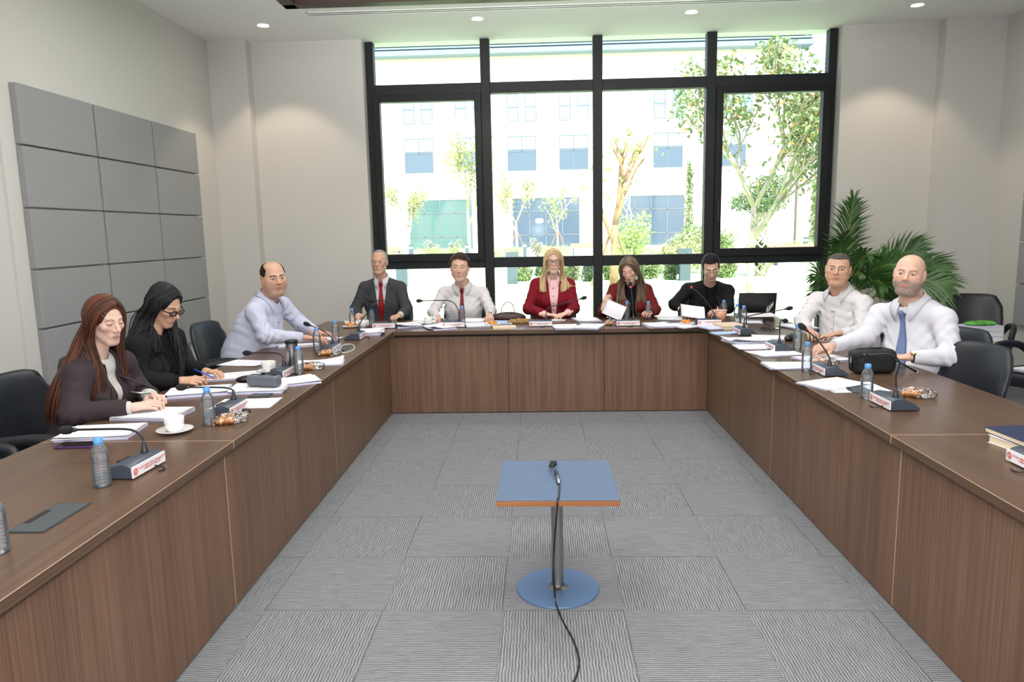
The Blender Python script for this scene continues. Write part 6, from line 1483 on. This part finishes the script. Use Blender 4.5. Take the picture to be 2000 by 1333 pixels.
# ---- handbag and turquoise tissue
t = empty('handbag', (-.30, 6.86-.06, TH), .05, 'dark brown handbag with a thin curved handle beside the blonde person', 'bag'); v, q = surfnet(lambda p: smax(ell(p, (0, 0, .02), (.17, .05, .055)), .001-p[:, 2], .004), (-.2, -.08, -.01), (.2, .08, .1), .008); np_mesh('body', [(v, q, None, 0)], mat('brown_leather', srgb(58, 30, 28), .4), t)
MB().tube(smoothpath([(-.065, 0, .065), (-.055, 0, .12), (-.01, 0, .165), (.04, 0, .15), (.065, 0, .065)], 8), .004, n=6).build('handle', mat('olive_strap', srgb(110, 104, 84), .5), t, smooth=True)
t = empty('scarf', at(1017, 632), 0, 'leopard patterned scarf bundle left of the blonde person microphone', 'scarf'); v, q = surfnet(lambda p: smax(ell(p, (0, 0, .015), (.13, .04, .03))+.005*np.sin(p[:, 0]*90)*np.cos(p[:, 1]*80), .001-p[:, 2], .003), (-.15, -.06, -.01), (.15, .06, .06), .006); np_mesh('cloth', [(v, q, None, 0)], mat('leopard_cloth', srgb(150, 120, 70), .8, var=.7, vscale=70), t)
# ---- held sheets
def held(name, c, u, v, w, h, label, bend=.02):
    c, u, v = map(Vector, (c, u, v)); u = u.normalized(); v = (v-u*v.dot(u)).normalized(); n_ = u.cross(v); mb = MB(); V = []; k = 8
    for s_ in (0, 1):
        for i in range(k+1):
            for j in range(k+1): a = i/k-.5; b = j/k-.5; p = u*a*w+v*b*h+n_*(bend*(math.sin((b+.5)*2.4)+.5*a*a)+s_*.0012); V.append(tuple(p))
    K = (k+1)**2; F = []
    for i in range(k):
        for j in range(k): a = i*(k+1)+j; F.append((a+K, a+k+1+K, a+k+2+K, a+1+K)); F.append((a, a+1, a+k+2, a+k+1))
    bd = [j for j in range(k+1)]+[i*(k+1)+k for i in range(1, k+1)]+[k*(k+1)+j for j in range(k-1, -1, -1)]+[i*(k+1) for i in range(k-1, 0, -1)]
    for a, b in zip(bd, bd[1:]+bd[:1]): F.append((a, b, b+K, a+K))
    o = mb.add(V, F).build(name, papb, None, smooth=True); o.location = c; return tag(o, label, 'paper', None)
held('paper_sheet', ony(1199, 606, 6.62), (1, -.1, -.45), (.25, .35, 1), .19, .14, 'white page lifted by the reader in maroon')
held('paper_sheet', ony(1352, 610, 6.64), (1, 0, -.15), (.1, .7, .5), .22, .15, 'white sheet held in both hands by the person in black')
held('newspaper', ony(1482, 616, 6.45), (1, 0, 0), (0, 1, .05), .28, .2, 'folded newspaper lying before the laptop', bend=.004)
# ---- right edge notebook and books
nb = onz(1937, 872, TH); yb = nb[1]
book(0, 0, R_+.18, .19, .26, .03, mat('white_cover', srgb(224, 224, 226), .5), 'cream paged book under the dark blue notebook at the right edge', pos=(nb[0]+.16, nb[1]-.02, TH))
book(0, 0, R_+.08, .2, .27, .02, navy, 'dark blue hardback notebook at the right frame edge', pos=(nb[0]+.165, nb[1]+.0, TH+.031), name='notebook', cat='notebook')
# ---- stack on the chair by the palm
cx, cy = 3.86, 6.45
for i, (m, l) in enumerate(((mat('lime_cover', srgb(170, 190, 110), .6), 'yellow-green edged book, bottom of the stack on the chair'), (papl, 'white book, second from bottom on the chair'), (papb, 'white book, second from top on the chair'), (papl, 'white book, topmost of the stack on the chair'))):
    book(0, 0, .1*i-.1, .28, .22, .042, m, l, pos=(cx, cy-.03, .495+.044*i), pages=papb, grp='books stacked on the armchair')
t = empty('snack_packet', (cx, cy-.03, .495+.177), .2, 'green crinkled snack packet on the book stack', 'packet'); v, q = surfnet(lambda p: smax(ell(p, (0, 0, .012), (.14, .08, .018))+.006*np.sin(p[:, 0]*70+p[:, 1]*40), .0008-p[:, 2], .002), (-.16, -.1, -.01), (.16, .1, .06), .007); np_mesh('wrapper', [(v, q, None, 0)], mat('green_foil', srgb(86, 160, 60), .45, var=.6, vscale=18), t)
papers(0, 0, 1.9, .012, 'papers lying on the seat of the right edge armchair', pos=(3.56, 5.22, .492), grp=None)

# ================================================================== LOW PEDESTAL TABLE WITH MICROPHONE
ZP = .50; A_, B_, C_, D_ = [onz(*p, ZP) for p in ((972, 979), (1214, 977), (979, 902), (1186, 899))]
tx0, tx1 = (A_[0]+C_[0])/2, (B_[0]+D_[0])/2; ty0, ty1 = (A_[1]+B_[1])/2, (C_[1]+D_[1])/2; tcx = (tx0+tx1)/2; tcy = (ty0+ty1)/2
bc_ = onz(1089.5, 1146, .01); t = empty('pedestal_table', (tcx, bc_[1], 0), 0, 'low square pedestal table with blue-grey top and round base in the middle of the floor', 'table')
print('PED', tx0, tx1, ty0, ty1, 'base', bc_)
bt = mat('blue_grey_top', srgb(76, 92, 118), .45, var=.12, vscale=12, stretch=(14, 1, 1)); ox, oy = tcx, bc_[1]  # top has a blue-grey base colour with fine streaks
MB().box(tx0-ox, tx1-ox, ty0-oy, ty1-oy, ZP-.003, ZP).build('tabletop', bt, t, bevel=.001); MB().box(tx0-ox, tx1-ox, ty0-oy, ty1-oy, ZP-.025, ZP-.0032).build('edge', wood('oak_edge', srgb(176, 118, 78), srgb(140, 88, 56), 'X'), t)
MB().lathe([(.18, .0), (.181, .004), (.178, .009), (.04, .011)], 56).build('base', mat('blue_base', srgb(84, 110, 146), .45), t, autosm=.5)  # base disc in one even blue
MB().lathe([(.046, .010), (.030, .020), (.0262, .034), (.0262, ZP-.025)], 32).build('column', stl, t, autosm=.5)
# microphone lead: coil, plug, cable over the edge and along the floor
t = empty('microphone_cable', (tcx, ty1-.05, ZP), 0, 'black coiled microphone cable with silver plug trailing off the low table to the floor', 'cable'); O = Vector((tcx, ty1-.05, ZP))
cl = []
ce = Vector(onz(1080, 912, ZP+.01))-O
for i in range(90): a = i*.42; cl.append(ce+Vector((math.cos(a)*.014+.004*math.sin(i*.9), math.sin(a*1.03)*.032, .004+.012*abs(math.sin(i*.31)))))
MB().tube(cl, .0022, n=6).build('coil', MATS['black_cable'], t, smooth=True)
p0 = Vector(onz(1086, 922, ZP+.012))-O; p1 = Vector(onz(1092, 944, ZP+.010))-O; MB().tube([p0, p0.lerp(p1, .45)], .0085, n=14).build('socket', blackpl, t, smooth=True); MB().tube([p0.lerp(p1, .45), p1.lerp(p0, .1), p1], [.009, .009, .006], n=14).build('plug', steel, t, smooth=True)
fy = ty0-.006; W_ = [onz(1093, 950, ZP+.004), onz(1091, 972, ZP+.004), (ony(1089, 986, ty0)[0], ty0, ZP+.004), (ony(1088, 992, fy)[0], fy-.004, ZP-.03), ony(1083, 1060, bc_[1]-.12), ony(1081, 1120, bc_[1]-.14), onz(1084, 1165, .016), onz(1088, 1186, .012), onz(1100, 1215, .004), onz(1120, 1252, .004), onz(1131, 1290, .004), onz(1126, 1320, .004), onz(1115, 1345, .004), onz(1105, 1400, .004)]
MB().tube(smoothpath([Vector(p)-O for p in W_], 8), .0038, n=8).build('cable', MATS['black_cable'], t, smooth=True)
